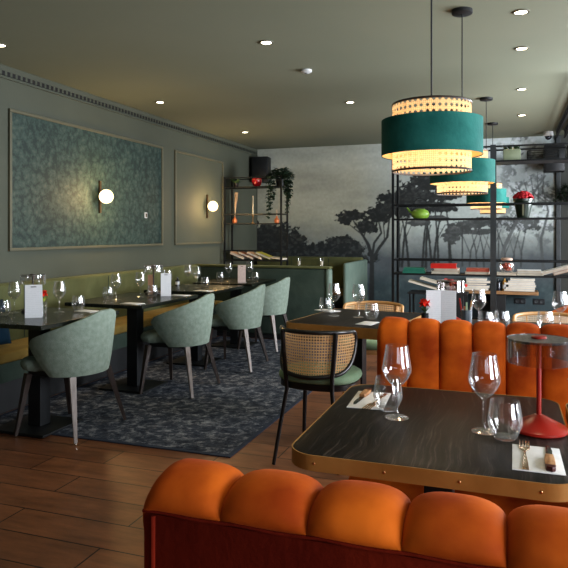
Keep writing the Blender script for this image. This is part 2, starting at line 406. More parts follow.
def tag(o, label=None, cat=None, group=None, kind=None):
    if label: o['label'] = label
    if cat: o['category'] = cat
    if group: o['group'] = group
    if kind: o['kind'] = kind
    return o
def thing(name, label, cat, loc=(0,0,0), rz=0, group=None):
    o = bpy.data.objects.new(name, None); C.objects.link(o); o.empty_display_size = .05
    o.location = loc; o.rotation_euler = (0,0,rz); return tag(o, label, cat, group)
def struct(o): o['kind'] = 'structure'; return o
def dup(root, loc, rz=None, label=None, group=None, rot=None):
    r = root.copy(); C.objects.link(r); r.location = loc
    if rz is not None: r.rotation_euler = (0,0,rz)
    if rot is not None: r.rotation_euler = rot
    if label: r['label'] = label
    if group: r['group'] = group
    for ch in list(root.children):
        c = ch.copy(); C.objects.link(c); c.parent = r
        for g in list(ch.children):
            d = g.copy(); C.objects.link(d); d.parent = c
    return r
def rrect(x0, x1, y0, y1, r, n=7):
    out = []
    for cx, cy, a0 in ((x1-r,y0+r,-PI/2),(x1-r,y1-r,0),(x0+r,y1-r,PI/2),(x0+r,y0+r,PI)):
        for k in range(n+1):
            a = a0+PI/2*k/n; out.append((cx+r*math.cos(a), cy+r*math.sin(a)))
    return out

# ------------------------------------------------------------------ room shell
XL, XR, YF, YB, HC = -3.85, 2.60, -1.60, 9.60, 2.66
struct(MB().box(XL-.1, XR+.1, YF-.1, YB+.1, -.1, 0).build('floor', MT['floor'], smooth=False))
struct(MB().box(XL-.1, XR+.1, YF-.1, YB+.1, HC, HC+.1).build('ceiling', MT['ceiling'], smooth=False))
struct(MB().box(XL-.1, XL, YF-.1, YB+.1, 0, HC).build('wall_left', MT['wall'], smooth=False))
struct(MB().box(XL, XR, YB, YB+.1, 0, HC).build('wall_back', MT['wall_dark'], smooth=False))
w = MB(); w.box(XL, .25, YF-.1, YF, 0, HC); w.box(2.35, XR, YF-.1, YF, 0, HC); w.box(.25, 2.35, YF-.1, YF, 0, 1.3); w.box(.25, 2.35, YF-.1, YF, 2.4, HC)
struct(w.build('wall_front', MT['wall'], smooth=False))
f = MB()
for q in ((.25,.30),(1.275,1.325),(2.30,2.35)): f.box(q[0], q[1], YF-.08, YF-.02, 1.3, 2.4)
for q in ((1.3,1.35),(2.35,2.4)): f.box(.25, 2.35, YF-.079, YF-.021, q[0], q[1])
wf = struct(f.build('window_4', MT['window_frame'], smooth=False))
MB().box(.30, 2.30, YF-.052, YF-.048, 1.35, 2.35).build('pane', MT['pane'], wf, smooth=False)
# right wall with three window openings
wins = [(-1.0, 1.2), (2.0, 4.2), (5.2, 7.6)]
w = MB(); y = YF
for a, b in wins:
    w.box(XR, XR+.1, y, a, 0, HC); w.box(XR, XR+.1, a, b, 0, .55); w.box(XR, XR+.1, a, b, 2.35, HC); y = b
w.box(XR, XR+.1, y, YB, 0, HC)
struct(w.build('wall_right', MT['wall'], smooth=False))
for i, (a, b) in enumerate(wins):
    f = MB()
    for q in ((a, a+.05), ((a+b)/2-.025, (a+b)/2+.025), (b-.05, b)): f.box(XR+.02, XR+.08, q[0], q[1], .55, 2.35)
    f.box(XR+.021, XR+.079, a, b, .55, .60); f.box(XR+.021, XR+.079, a, b, 2.30, 2.35)
    wf = struct(f.build('window_%d' % (i+1), MT['window_frame'], smooth=False))
    MB().box(XR+.048, XR+.052, a+.05, b-.05, .60, 2.30).build('pane', MT['pane'], wf, smooth=False)
struct(MB().box(XL, XL+.018, YF, YB, 0, .10, .004).build('baseboard_left', MT['wall_dark'], smooth=False))
struct(MB().box(XL+.02, XR, YB-.018, YB, 0, .08, .004).build('baseboard_back', MT['wall_dark'], smooth=False))
# slotted cornice along the left wall
t1 = struct(MB().box(XL, XL+.014, YF, YB, 2.612, HC-.001, .002).build('trim_1', MT['wall'], smooth=False))
struct(MB().box(XL, XL+.016, YF, YB, 2.552, 2.562, .003).build('trim_2', MT['wall'], smooth=False))
MB().box(XL+.0005, XL+.013, YF+.01, YB-.01, 2.578, 2.6115).build('slotted_strip', MT['slots'], t1, smooth=False)

def wall_panel(y0, y1, z0, z1, label, m):
    root = thing('wall_panel', label, 'panel', (XL, (y0+y1)/2, z0))
    h = (y1-y0)/2; H = z1-z0
    fr = MB(); W = .026
    for a in ((-h,h,0,W),(-h,h,H-W,H),(-h,-h+W,W,H-W),(h-W,h,W,H-W)):
        fr.box(.0005, .022, a[0], a[1], a[2], a[3], .006)
    fr.build('frame', MT['mould'], root, smooth=False)
    MB().box(.0005, .006, -h+W, h-W, W, H-W).build('infill', m, root, smooth=False)
wall_panel(4.14, 6.59, 1.15, 2.32, 'large framed panel of teal leaf-pattern wallpaper on the left wall', MT['paper_wall'])
wall_panel(6.88, 8.28, 1.15, 2.32, 'smaller plain sage framed wall panel around the farther globe sconce', MT['wall'])
sw = thing('light_switch', 'small white switch low on the leaf-pattern wallpaper panel', 'switch', (XL+.006, 6.22, 1.50))
MB().box(.0005, .008, -.026, .026, -.032, .032, .003).build('plate', MT['white'], sw, smooth=False)
MB().box(.008, .011, -.014, .014, -.02, .02, .002).build('rocker', MT['brass_dark'], sw, smooth=False)

# ------------------------------------------------------------------ mural (painted wall) : per-vertex paint on a fine grid
def noise2(x, y, seed, octaves=5):
    rs = np.random.RandomState(seed); out = np.zeros_like(x); amp = 1; tot = 0
    for o in range(octaves):
        G = rs.rand(128, 128); f = 2**o
        xx = (x*f) % 127; yy = (y*f) % 127
        xi = np.floor(xx).astype(int); yi = np.floor(yy).astype(int); fx = xx-xi; fy = yy-yi
        fx = fx*fx*(3-2*fx); fy = fy*fy*(3-2*fy); x1 = (xi+1) % 128; y1 = (yi+1) % 128
        v = (G[xi,yi]*(1-fx)+G[x1,yi]*fx)*(1-fy)+(G[xi,y1]*(1-fx)+G[x1,y1]*fx)*fy
        out += amp*v; tot += amp; amp *= .55
    return out/tot
def paint(U, V):
    """U metres from the mural's left edge, V metres above floor.  Returns rgb albedo."""
    n1 = noise2(U*3, V*3, 1); n2 = noise2(U*14, V*14, 2, 4); n3 = noise2(U*30, V*30, 5, 3); nw = noise2(U*1.2, V*5, 3, 4); leafn = noise2(U*20, V*26, 31, 4)
    t = np.clip((V-1.1)/1.5, 0, 1)
    sky = np.stack([.34+.05*t, .355+.05*t, .29+.06*t], -1)*(.72+.52*nw[...,None])
    side = np.clip((U-1.6)/1.2, 0, 1)[...,None]
    sky = sky*(1-side)+sky*np.array([1.22,1.33,1.55])*side
    col = sky
    def lay(mask, c, a=1.0):
        nonlocal col
        k = (np.clip(mask, 0, 1)*a)[...,None]; col = col*(1-k)+np.array(c)*k
    def ss(d, w): return np.clip(.5-d/w, 0, 1)
    def blob(cx, cz, rx, rz, c, a=1, rough=.55, w=.12, n=n2):
        q = np.sqrt(((U-cx)/rx)**2+((V-cz)/rz)**2); d = q-1+(n-.5)*rough*2.4+(n3-.5)*rough*1.8+(leafn-.5)*rough*2.2
        lay(ss(d, .16), c, a)
        lit = np.clip((V-cz)/rz*.5+.5, 0, 1)*np.clip((leafn-.45)*4, 0, 1)
        lay(ss(d+.10, .3)*lit, [x*2.3+.022 for x in c], .8)
    def stroke(pts, r0, r1, c, a=1):
        best = np.full_like(U, 9.)
        for i in range(len(pts)-1):
            (ax, ay), (bx, by) = pts[i], pts[i+1]; dx, dy = bx-ax, by-ay
            tt = np.clip(((U-ax)*dx+(V-ay)*dy)/(dx*dx+dy*dy), 0, 1)
            rr = r0+(r1-r0)*(i+tt)/(len(pts)-1)
            best = np.minimum(best, np.hypot(U-ax-tt*dx, V-ay-tt*dy)-rr)
        lay(ss(best+(n3-.5)*.008, .014), c, a)
    # misty valley
    lay(ss(V-1.30-(n1-.5)*.3, .30), (.19,.215,.215), .8)
    mist = noise2(U*2.2, V*2.2, 9)
    lay(ss(V-1.02-(n1-.5)*.25, .2), (.075,.088,.098), .92)
    lay(np.clip((mist-.45)*3, 0, 1)*ss(V-1.0, .3), (.125,.145,.158), .55)
    lay(ss(V-.62-(n1-.5)*.1, .2), (.055,.080,.088), .9)
    lay(np.clip((noise2(U*5,V*5,11)-.52)*4,0,1)*ss(V-.75,.2), (.11,.15,.155), .6)
    D = (.030,.034,.034); Dm = (.062,.068,.068); G = (.115,.13,.133)
    # left bushes
    for cx, cz, rx, rz in ((.30,1.20,.40,.25),(.05,1.14,.25,.26),(.60,1.10,.26,.22),(.20,1.32,.22,.14),(1.0,1.00,.36,.14),(1.38,1.10,.28,.16),(1.55,1.02,.26,.15),(1.20,1.04,.2,.13),(.7,.92,.9,.18),(1.3,.9,.6,.14)):
        blob(cx, cz, rx, rz, D, 1, .30)
    # hero umbrella pine near the middle
    T = (.040,.044,.044)
    stroke([(1.88,.25),(1.885,.93),(1.83,1.12),(1.74,1.27),(1.60,1.48)], .040, .010, T)
    stroke([(1.885,.93),(1.92,1.15),(2.03,1.30),(1.98,1.52)], .022, .010, T)
    stroke([(1.895,.90),(2.00,1.08),(2.12,1.24),(2.15,1.50),(2.2,1.7)], .026, .010, T)
    stroke([(1.76,1.25),(1.80,1.36)], .012, .008, T); stroke([(1.74,1.27),(1.52,1.44)], .010, .006, T); stroke([(2.08,1.2),(2.06,1.48)], .010, .007, T)
    for cx, cz, rx, rz in ((1.60,1.57,.24,.085),(1.45,1.50,.13,.075),(1.80,1.40,.17,.10),(1.98,1.56,.20,.11),(2.10,1.66,.20,.12),(2.20,1.82,.24,.085),(2.26,1.70,.14,.10)):
        blob(cx, cz, rx, rz, D, 1, .30)
    # dense canopy mid
    for cx, cz, rx, rz in ((2.52,1.86,.34,.22),(2.38,1.68,.28,.15),(2.62,1.70,.30,.15),(2.95,1.84,.26,.075),(2.90,1.68,.24,.08),(3.2,1.95,.25,.10),(2.75,2.05,.3,.12)):
        blob(cx, cz, rx, rz, (.034,.038,.038), 1, .34)
    for k, x in enumerate((2.30,2.36,2.42,2.66,2.70,2.76,2.83,2.87,3.04)):
        kk = .05*math.sin(k*2.3)
        stroke([(x-kk*.5,.8),(x,1.05),(x+kk*.6,1.30),(x+kk*2,1.62)], .020 if k < 8 else .028, .010, (.036,.040,.040), .97)
        stroke([(x,1.15),(x+kk*2+.05,1.42)], .009, .005, (.04,.044,.044), .9)
    for cx, cz, rx, rz in ((2.62,1.45,.19,.045),(2.86,1.52,.16,.05),(3.05,1.25,.13,.10),(3.14,1.34,.18,.08),(3.32,1.42,.24,.075),(3.55,1.46,.22,.07),(3.78,1.46,.26,.08),(3.46,1.32,.22,.05),(4.0,1.42,.3,.09)):
        blob(cx, cz, rx, rz, (.062,.068,.068), .96, .30)
    for k in range(9):
        x = 3.22+.10*k; a = math.sin(k*1.9)
        stroke([(x,.82),(x+.02*a,1.05),(x+.14*a,1.36)], .013, .006, (.055,.060,.062), .92)
        stroke([(x+.01*a,1.0),(x-.12*a,1.30)], .008, .004, (.06,.065,.066), .85)
    # right: tangled silver foliage
    tang = noise2(U*11, V*11, 21, 4); tang2 = noise2(U*22, V*22, 23, 3)
    reg = np.clip((U-3.55)/.4, 0, 1)*np.clip((V-.95)/.3,0,1)
    lay(np.clip((tang-.47)*7, 0, 1)*reg, (.115,.128,.130), .85)
    lay(np.clip((tang2-.56)*9, 0, 1)*reg*np.clip((V-1.2)/.3,0,1), (.55,.60,.63), .85)
    lay(ss(np.abs(V-2.16-.1*(n1-.5))-.18, .2)*np.clip((U-3.5)/.5,0,1), (.075,.083,.085), .55)
    stroke([(3.70,.7),(3.80,1.1),(3.98,1.5),(4.15,1.8),(4.34,2.1)], .030, .012, (.10,.11,.112), .9)
    stroke([(4.32,.75),(4.28,1.2),(4.38,1.6),(4.3,1.95)], .022, .010, (.09,.10,.10), .9)
    for a in range(6):
        stroke([(4.05+.05*a,1.62+.04*a),(3.88+.09*a,1.95+.05*a)], .009, .005, (.07,.075,.078), .9)
        stroke([(3.85+.1*a,1.98-.03*a),(4.1+.08*a,1.80-.02*a)], .008, .005, (.07,.075,.078), .8)
    # grain
    return np.clip(col*(.90+.20*n3[...,None]), 0, 1)
MX0, MX1 = XL+.012, .63
nu, nv = 520, 310
uu, vv = np.meshgrid(np.linspace(0, MX1-MX0, nu), np.linspace(.08, HC, nv), indexing='ij')
rgb = paint(uu, vv)
me = bpy.data.meshes.new('mural')
co = np.stack([uu-(MX1-MX0)/2, np.zeros_like(uu), vv-.08], -1).reshape(-1, 3)
idx = np.arange(nu*nv).reshape(nu, nv)
fa = np.stack([idx[:-1,:-1], idx[1:,:-1], idx[1:,1:], idx[:-1,1:]], -1).reshape(-1, 4)
me.from_pydata(co.tolist(), [], fa.tolist())
at = me.color_attributes.new('paint', 'FLOAT_COLOR', 'POINT')
at.data.foreach_set('color', np.concatenate([rgb.reshape(-1,3), np.ones((nu*nv,1))], 1).astype(np.float32).ravel())
m, t, out = nt('mural_paint'); p = t.nodes.new('ShaderNodeBsdfPrincipled'); a = t.nodes.new('ShaderNodeVertexColor'); a.layer_name = 'paint'
p.inputs['Roughness'].default_value = .8; p.inputs['Specular IOR Level'].default_value = .2
t.links.new(a.outputs[0], p.inputs['Base Color']); t.links.new(p.outputs[0], out.inputs[0])
me.materials.append(m)
mo = bpy.data.objects.new('mural', me); C.objects.link(mo); mo.location = ((MX0+MX1)/2, YB-.004, .08)
tag(mo, 'wall-sized grey landscape mural of umbrella pines on the back wall', 'mural')
struct(MB().box(.635, .70, YB-.05, YB-.0005, .08, HC-.001, .01).build('trim_3', MT['iron_grey'], smooth=False))

# ------------------------------------------------------------------ rug
rg = thing('rug', 'faded blue-grey distressed rug under the left row of tables', 'rug', (-2.455, 5.29, 0))
MB().box(-.915, .915, -1.91, 1.91, .0002, .006).build('pile', MT['rug'], rg, smooth=False)
e = MB()
for a in ((-.945,-.915,-1.94,1.94),(.915,.945,-1.94,1.94),(-.915,.915,-1.94,-1.91),(-.915,.915,1.91,1.94)): e.box(*a, .0002, .0062)
e.build('binding', MT['rug_edge'], rg, smooth=False)

# ------------------------------------------------------------------ sconces and ceiling fittings
def sconce(y, z, label, first=None):
    if first: return dup(first, (XL+.0225, y, z), label=label)
    r = thing('wall_sconce', label, 'wall lamp', (XL+.0225, y, z))
    MB().box(-.016, .003, -.014, .014, -.16, .16, .003).build('backplate', MT['brass_dark'], r, smooth=False)
    MB().tube([(.003,0,.0),(.05,-.02,0)], .008, 10).build('arm', MT['brass_dark'], r)
    MB().sphere((.098,-.045,0), .070, seg=28).build('globe', MT['globe'], r)
    return r
s1 = sconce(5.36, 1.66, 'lit globe sconce on the leaf-pattern wallpaper panel')
s2 = sconce(7.76, 1.66, 'lit globe sconce on the plain framed panel near the iron shelf', s1)
def lamp(name, kind, loc, energy, col, size=.05, rot=None, sy=None, spot=None):
    l = bpy.data.lights.new(name, kind); l.energy = energy; l.color = col
    if kind == 'AREA':
        l.shape = 'RECTANGLE'; l.size = size; l.size_y = sy or size
    elif kind in ('POINT', 'SPOT'): l.shadow_soft_size = size
    if kind == 'SPOT': l.spot_size = math.radians(spot); l.spot_blend = .8
    o = bpy.data.objects.new(name, l); C.objects.link(o); o.location = loc
    if rot: o.rotation_euler = rot
    return o
WARM = (1,.66,.30)
lamp('sconce_light', 'POINT', (XL+.24, 5.30, 1.66), 13, WARM, .08)
lamp('sconce_light', 'POINT', (XL+.24, 7.70, 1.66), 12, WARM, .08)

spots = [(-3.46,3.64,'recessed ceiling spotlight at the far left edge of the ceiling'),
 (-1.62,4.22,'recessed ceiling spotlight highest of the middle row'),
 (-3.40,5.78,'recessed ceiling spotlight above the leaf-pattern wallpaper panel'),
 (-3.33,7.88,'recessed ceiling spotlight near the back left corner'),
 (-1.54,6.44,'recessed ceiling spotlight between the speaker and the nearest pendant'),
 (.08,4.16,'nearest recessed spotlight of the right-hand row of four'),
 (.10,4.98,'second nearest recessed spotlight of the right-hand row'),
 (.13,6.39,'third recessed spotlight of the right-hand row'),
 (.16,7.80,'farthest recessed spotlight of the right-hand row')]
spots += [(.02,1.35,'recessed spotlight above the near table, outside the photo'),(-1.65,2.0,'recessed spotlight above the bare floor, outside the photo')]  # unseen spotlights, added for more light from above
sp0 = None
for x, y, lab in spots:
    if sp0 is None:
        sp0 = thing('ceiling_spotlight', lab, 'ceiling light', (x,y,HC), 0, 'recessed ceiling spotlights')
        MB().lathe([(.036,-.002),(.040,-.007),(.050,-.006),(.052,-.0005)], 28).build('ring', MT['mould'], sp0)
        MB().lathe([(.001,-.004),(.037,-.004)], 28).build('lens', MT['spot'], sp0)
    else: dup(sp0, (x,y,HC), 0, lab)
    lamp('downlight', 'SPOT', (x,y,HC-.02), 16, (1,.82,.55), .04, (0,0,0), spot=95)
sd = thing('smoke_detector', 'small white unlit disc on the ceiling beside the middle spotlights', 'detector', (-1.58,5.05,HC))
MB().lathe([(.045,-.0005),(.045,-.018),(.03,-.026),(.001,-.027)], 24).build('housing', MT['white'], sd)
MB().lathe([(.015,-.0265),(.012,-.032),(.001,-.033)], 16).build('sensor', MT['pipe'], sd)

# ------------------------------------------------------------------ pendants
def make_pendant(x, y, label):
    r = thing('pendant_lamp', label, 'pendant lamp', (x,y,HC), 0, 'teal and cane drum pendants')
    d = -HC
    MB().lathe([(.001,-.0005),(.062,-.0005),(.062,-.022),(.055,-.026),(.001,-.027)], 28).build('canopy', MT['black'], r)
    MB().tube([(0,0,-.026),(0,0,1.80+d)], .0035, 8).build('cord', MT['black'], r)
    cs = MB().lathe([(.15,1.537+d),(.15,1.60+d),(.15,1.67+d),(.15,1.738+d),(.15,1.802+d)], 72, uv=True).build('cane_shade', MT['cane_shade'], r)
    for z in (1.540, 1.799): MB().lathe([(.1515,z-.004+d),(.1535,z+d),(.1515,z+.004+d),(.1485,z+.003+d),(.1485,z-.003+d),(.1515,z-.004+d)], 64).build('rim', MT['leg'], cs)
    vs = MB().lathe([(.1905,1.602+d),(.1925,1.600+d),(.1925,1.738+d),(.1905,1.736+d)], 72).build('velvet_band', MT['teal'], r)
    MB().lathe([(.1900,1.7355+d),(.1900,1.6025+d)], 72).build('lining', MT['cream_in'], vs)
    sp = MB()
    for k in range(3):
        a = 2*PI*k/3+.4; sp.tube([(0,0,1.795+d),(.149*math.cos(a),.149*math.sin(a),1.795+d)], .0025, 6)
        sp.tube([(.151*math.cos(a),.151*math.sin(a),1.731+d),(.189*math.cos(a),.189*math.sin(a),1.731+d)], .002, 6)
    sp.build('spider_frame', MT['iron'], r)
    MB().lathe([(.001,1.80+d),(.018,1.80+d),(.018,1.735+d),(.001,1.735+d)], 16).build('bulb_holder', MT['black'], r)
    MB().sphere((0,0,1.685+d), .038, seg=18).build('bulb', MT['bulb'], r)
    return r
pend = [(-.278,2.516,'large teal and cane drum pendant hanging nearest the camera'),(-.26,4.01,'teal and cane drum pendant hanging second from the camera'),
        (-.20,6.70,'small teal and cane drum pendant third in the row'),(-.17,8.25,'smallest cane pendant, farthest in the row near the mural')]
p0 = None
for x, y, lab in pend:
    if p0 is None: p0 = make_pendant(x, y, lab)
    else: dup(p0, (x,y,HC), 0, lab)
    lamp('pendant_light', 'POINT', (x,y,1.60), 1.6, (1,.80,.54), .05)
    lamp('pendant_light', 'POINT', (x,y,1.745), 1.2, (1,.80,.54), .04)

# ------------------------------------------------------------------ channel-back benches
def make_bench(x0, x1, Y, facing, label, nfirst=.150):
    """facing +1 : sitter looks to +Y ; -1 : to -Y"""
    cx = (x0+x1)/2; W = x1-x0
    r = thing('channel_bench', label, 'bench', (cx, Y, 0), 0 if facing > 0 else PI)
    # boundaries measured in local x, first (camera-left) channel is wider
    n = max(2, round((W-nfirst)/.130)); rest = (W-nfirst)/n
    bd = [0, nfirst]+[nfirst+rest*(k+1) for k in range(n)]
    if facing > 0: B = [-W/2+b for b in bd]
    else: B = sorted([W/2-b for b in bd])
    path = []   # (y, z, ny, nz, amount)
    for k in range(9): path.append((.052, .42+.458*k/8, 1, 0, 1))
    for k in range(1, 22):
        a = PI*k/21; am = 1 if a < 2.0 else 1-.62*((a-2.0)/(PI-2.0))**2
        path.append((.052*math.cos(a), .885+.024*math.sin(a), math.cos(a), math.sin(a), am))
    path.append((-.054, .879, -1, 0, .05))
    mb = MB(); nj = len(path); ncol = 18; er = .034
    xs = []
    for i in range(len(B)-1):
        for k in range(ncol + (1 if i == len(B)-2 else 0)):
            u = -math.cos(PI*k/ncol); xs.append((B[i]+(B[i+1]-B[i])*(u+1)/2, u))
    cols = []
    for (x, u) in xs:
        b = .027*max(0, 1-abs(u)**2.8)**.5
        if (x < B[1] and u < 0) or (x > B[-2] and u > 0): b = .027*max(0, 1-abs(u)**5)**.5
        dend = min(x+W/2, W/2-x); er_f = 0
        if dend < er: er_f = 1-math.sqrt(max(0, 1-((er-dend)/er)**2))
        col = []
        for (py, pz, ny, nz, am) in path:
            k = b*am; yy = py+ny*k; zz = pz+nz*k
            if er_f:
                yy *= (1-.45*er_f) if py > 0 else (1-.12*er_f)
                if zz > .84: zz = .84+(zz-.84)*(1-.62*er_f)
            col.append(mb.bm.verts.new((x, yy, zz)))
        cols.append(col)
    for i in range(len(cols)-1):
        for j in range(nj-1): mb.face([cols[i][j], cols[i+1][j], cols[i+1][j+1], cols[i][j+1]])
    for c_, rev in ((cols[0], 0), (cols[-1], 1)): mb.face(c_ if rev else list(reversed(c_)))
    br = mb.build('backrest', MT['orange'], r, angle=65)
    # piping along the seam
    pts = [(-W/2+.006+(W-.012)*k/80, -.0575-.0004*math.sin(k*1.9), .8785+.0012*math.sin(k*.9)) for k in range(81)]
    MB().tube(pts, .0026, 8).build('piping', MT['orange_back'], br)
    bk = MB().box(-W/2+.006, W/2-.006, -.0575, -.045, .06, .876, .004).build('back_panel', MT['orange_back'], r)
    MB().tube([(-W/2+.024,-.0592,.08),(-W/2+.024,-.0592,.874)], .004, 8).build('piping', MT['orange_back'], bk)
    for sx in (-1, 1):
        MB().box(min(sx*W/2, sx*(W/2-.03)), max(sx*W/2, sx*(W/2-.03)), -.044, .045, .06, .80, .008).build('side_panel', MT['orange_back'], r)
    MB().box(-W/2, W/2, .07, .60, .31, .46, .035, seg=4).build('seat_cushion', MT['orange'], r)
    MB().box(-W/2+.01, W/2-.01, .06, .57, .07, .308, .006).build('seat_base', MT['orange_back'], r)
    MB().box(-W/2+.05, W/2-.05, .0, .54, 0, .068).build('plinth', MT['black'], r)
    return r
make_bench(-.528, .92, .895, 1, 'rust-orange velvet channel bench nearest the camera, seen from its back', .133)
make_bench(-.530, .91, 2.75, -1, 'orange velvet channel bench behind the near table, facing the camera', .134)

# ------------------------------------------------------------------ brass-edged tables
def edged_table(x0, x1, y0, y1, label, rz=0, edge=.05, corner=.075, rivets=True, em='brass'):
    cx, cy = (x0+x1)/2, (y0+y1)/2; w, d = (x1-x0)/2, (y1-y0)/2
    r = thing('dining_table', label, 'table', (cx,cy,0), rz)
    MB().prism(rrect(-w+.003, w-.003, -d+.003, d-.003, corner), .752-edge, .75, .0008).build('tabletop', MT['table'], r, angle=30)
    out = rrect(-w, w, -d, d, corner+.003, 9); inn = rrect(-w+.0032, w-.0032, -d+.0032, d-.0032, corner, 9)
    e = MB(); n = len(out)
    V = [[e.bm.verts.new((out[k][0],out[k][1],z)) for z in (.75-edge,.7508)]+[e.bm.verts.new((inn[k][0],inn[k][1],z)) for z in (.7508,.75-edge)] for k in range(n)]
    for k in range(n):
        for j in range(4): e.face([V[k][j], V[(k+1)%n][j], V[(k+1)%n][(j+1)%4], V[k][(j+1)%4]])
    eb = e.build('edge_band', MT[em], r, angle=30)
    if rivets:
        for sy in (-1, 1):
            for x in np.arange(-w+.08, w-.03, .1735):
                MB().sphere((x, sy*d, .75-edge/2), .0036, sy=.6, seg=10).build('rivet', MT['rivet'], eb)
    MB().box(-.04, .04, -.04, .04, .014, .75-edge-.012, .003).build('column', MT['iron'], r, smooth=False)
    MB().box(-.22, .22, -.06, .06, .75-edge-.012, .75-edge-.0005, .002).build('bracket', MT['iron'], r, smooth=False)
    MB().box(-.22, .22, -.22, .22, 0, .013, .003).build('base_plate', MT['iron'], r, smooth=False)
    return r
edged_table(-.53, .158, 1.50, 2.28, 'near dark oak table with riveted brass edge between the orange benches', edge=.038)
edged_table(.175, .86, 1.50, 2.28, 'dark oak table at the right edge of the photo under the succulent', edge=.038)
edged_table(-1.24, -.58, 3.63, 4.45, 'dark oak table with light wood edge behind the cane-back chair', rz=math.radians(-8), edge=.062, corner=.03, em='brass')
edged_table(-.50, .48, 3.45, 4.20, 'dark table just behind the channel bench, holding the double menu', edge=.05)

# ------------------------------------------------------------------ left row of pedestal tables
def pedestal_table(y, hy, label, x=-2.955, first=None):
    r = thing('pedestal_table', label, 'table', (x, y, 0), 0)
    MB().box(-.355, .355, -hy, hy, .722, .75, .004).build('tabletop', MT['dark_top'], r, smooth=False)
    MB().box(-.05, .05, -.05, .05, .022, .71, .004).build('column', MT['iron'], r, smooth=False)
    MB().box(-.25, .25, -.05, .05, .708, .7215, .002).build('bracket', MT['iron'], r, smooth=False)
    MB().box(-.22, .20, -.20, .20, .0065, .022, .003).build('base_plate', MT['iron'], r, smooth=False)
    return r
pedestal_table(3.46, .40, 'dark pedestal table at the left edge of the photo')
pedestal_table(4.62, .46, 'second dark pedestal table in the banquette row, with the dark bottle')
pedestal_table(5.72, .40, 'third dark pedestal table along the left banquette')
pedestal_table(6.72, .38, 'farthest dark pedestal table, in the corner by the green partition')

# ------------------------------------------------------------------ mint barrel chairs
def make_barrel(label, fabric, group=None, name='barrel_chair', cat='chair'):
    r = thing(name, label, cat, (0,0,0), 0, group)
    def ztop(a):  # a = |phi| degrees
        a = abs(a); return .805-.195*(max(0, a-12)/113)**1.05
    loop = [(0,0),(0,.25),(0,.5),(0,.75),(0,.94),(.12,.99),(.5,1.0),(.88,.99),(1,.94),(1,.75),(1,.5),(1,.25),(1,0)]
    nphi = 49
    def shell(iu, jv):
        u = iu*2-1; k = min(int(round(jv*len(loop))), len(loop)-1); s_, v = loop[k]
        phm = 87+35*v; ph = math.radians(u*phm)
        zt = ztop(u*122); z = .395+(zt-.395)*v
        R = .235+.048*v**.8; th = .048*(1-.35*v); edge = max(0, (abs(u)-.90)/.10)
        th *= math.sqrt(max(.02, 1-edge**2)); z -= (.03*edge**2)*v
        rr = R-th*s_-.0*edge; rr -= .010*edge
        sx = 1.0; bulge = .0
        return Vector((rr*math.sin(ph)*1.04, -rr*math.cos(ph)*(1.0), z))
    mb = MB(); V = []
    L = len(loop)
    for i in range(nphi):
        V.append([mb.bm.verts.new(shell(i/(nphi-1), k/L)) for k in range(L)])
    for i in range(nphi-1):
        for k in range(L): mb.face([V[i][k], V[i+1][k], V[i+1][(k+1)%L], V[i][(k+1)%L]])
    mb.face(V[0]); mb.face(list(reversed(V[-1])))
    mb.build('backrest_shell', fabric, r, angle=60)
    # seat cushion : superellipse, front a little proud of the arms
    st = MB(); prof = [(.0,.405),(.80,.405),(.94,.415),(.99,.44),(.985,.462),(.93,.478),(.80,.484),(.4,.488),(.0,.489)]
    def seat(iu, jv):
        a = iu*2*PI; k = min(int(round(jv*(len(prof)-1))), len(prof)-1); q, z = prof[k]
        ca, sa = math.cos(a), math.sin(a); p_ = 2/3.0
        x = .232*abs(ca)**p_*(1 if ca > 0 else -1); y = (.262 if sa > 0 else .235)*abs(sa)**p_*(1 if sa > 0 else -1)
        if y < 0:
            rad = math.hypot(x, y); lim = .178
            if rad > lim: x *= lim/rad; y *= lim/rad
        elif abs(x) > .18 and y < .08: x = math.copysign(.18, x)
        else: x = math.copysign(min(abs(x), .225), x)
        return Vector((x*q, (y*q)+.055, z))
    st.grid(seat, 40, len(prof), cu=True)
    st.build('seat', fabric, r, angle=60)
    MB().box(-.16, .16, -.15, .20, .372, .404, .008).build('seat_frame', MT['black'], r)
    for sx in (-1, 1):
        for sy in (-1, 1):
            top = Vector((sx*.185, -.150 if sy < 0 else .195, .392)); bot = Vector((sx*.265, -.235 if sy < 0 else .222, .012))
            l = MB().tube([top, bot], .028, 4, r2=.014, square=True).build('leg', MT['leg_grey'] if (sy < 0 and sx < 0) else MT['leg'], r, angle=20)  # one rear leg paler: reflected light put into its colour
            MB().lathe([(.001,.0066),(.010,.0066),(.010,.013),(.001,.013)], 10, c=(bot.x,bot.y,0)).build('glide', MT['steel'], l)
    return r
bc = make_barrel('mint green barrel chair nearest the camera on the left', MT['mint'], 'mint barrel chairs along the left tables')
bc.location = (-2.725, 3.50, 0); bc.rotation_euler = (0,0,PI/2)
for x, y, dr, lab in ((-2.56,4.68,2,'second mint green barrel chair from the camera, right of the dark table column'),
                  (-2.49,5.68,4,'third mint green barrel chair from the camera'),
                  (-2.59,6.72,0,'farthest mint green barrel chair, before the green partition')):
    dup(bc, (x,y,0), PI/2+math.radians(dr), lab)
oc = make_barrel('orange armchair far back right, behind the cane chair', MT['orange'], None, 'orange_chair')
oc.location = (.52, 5.10, -.0063); oc.rotation_euler = (0,0,math.radians(150))

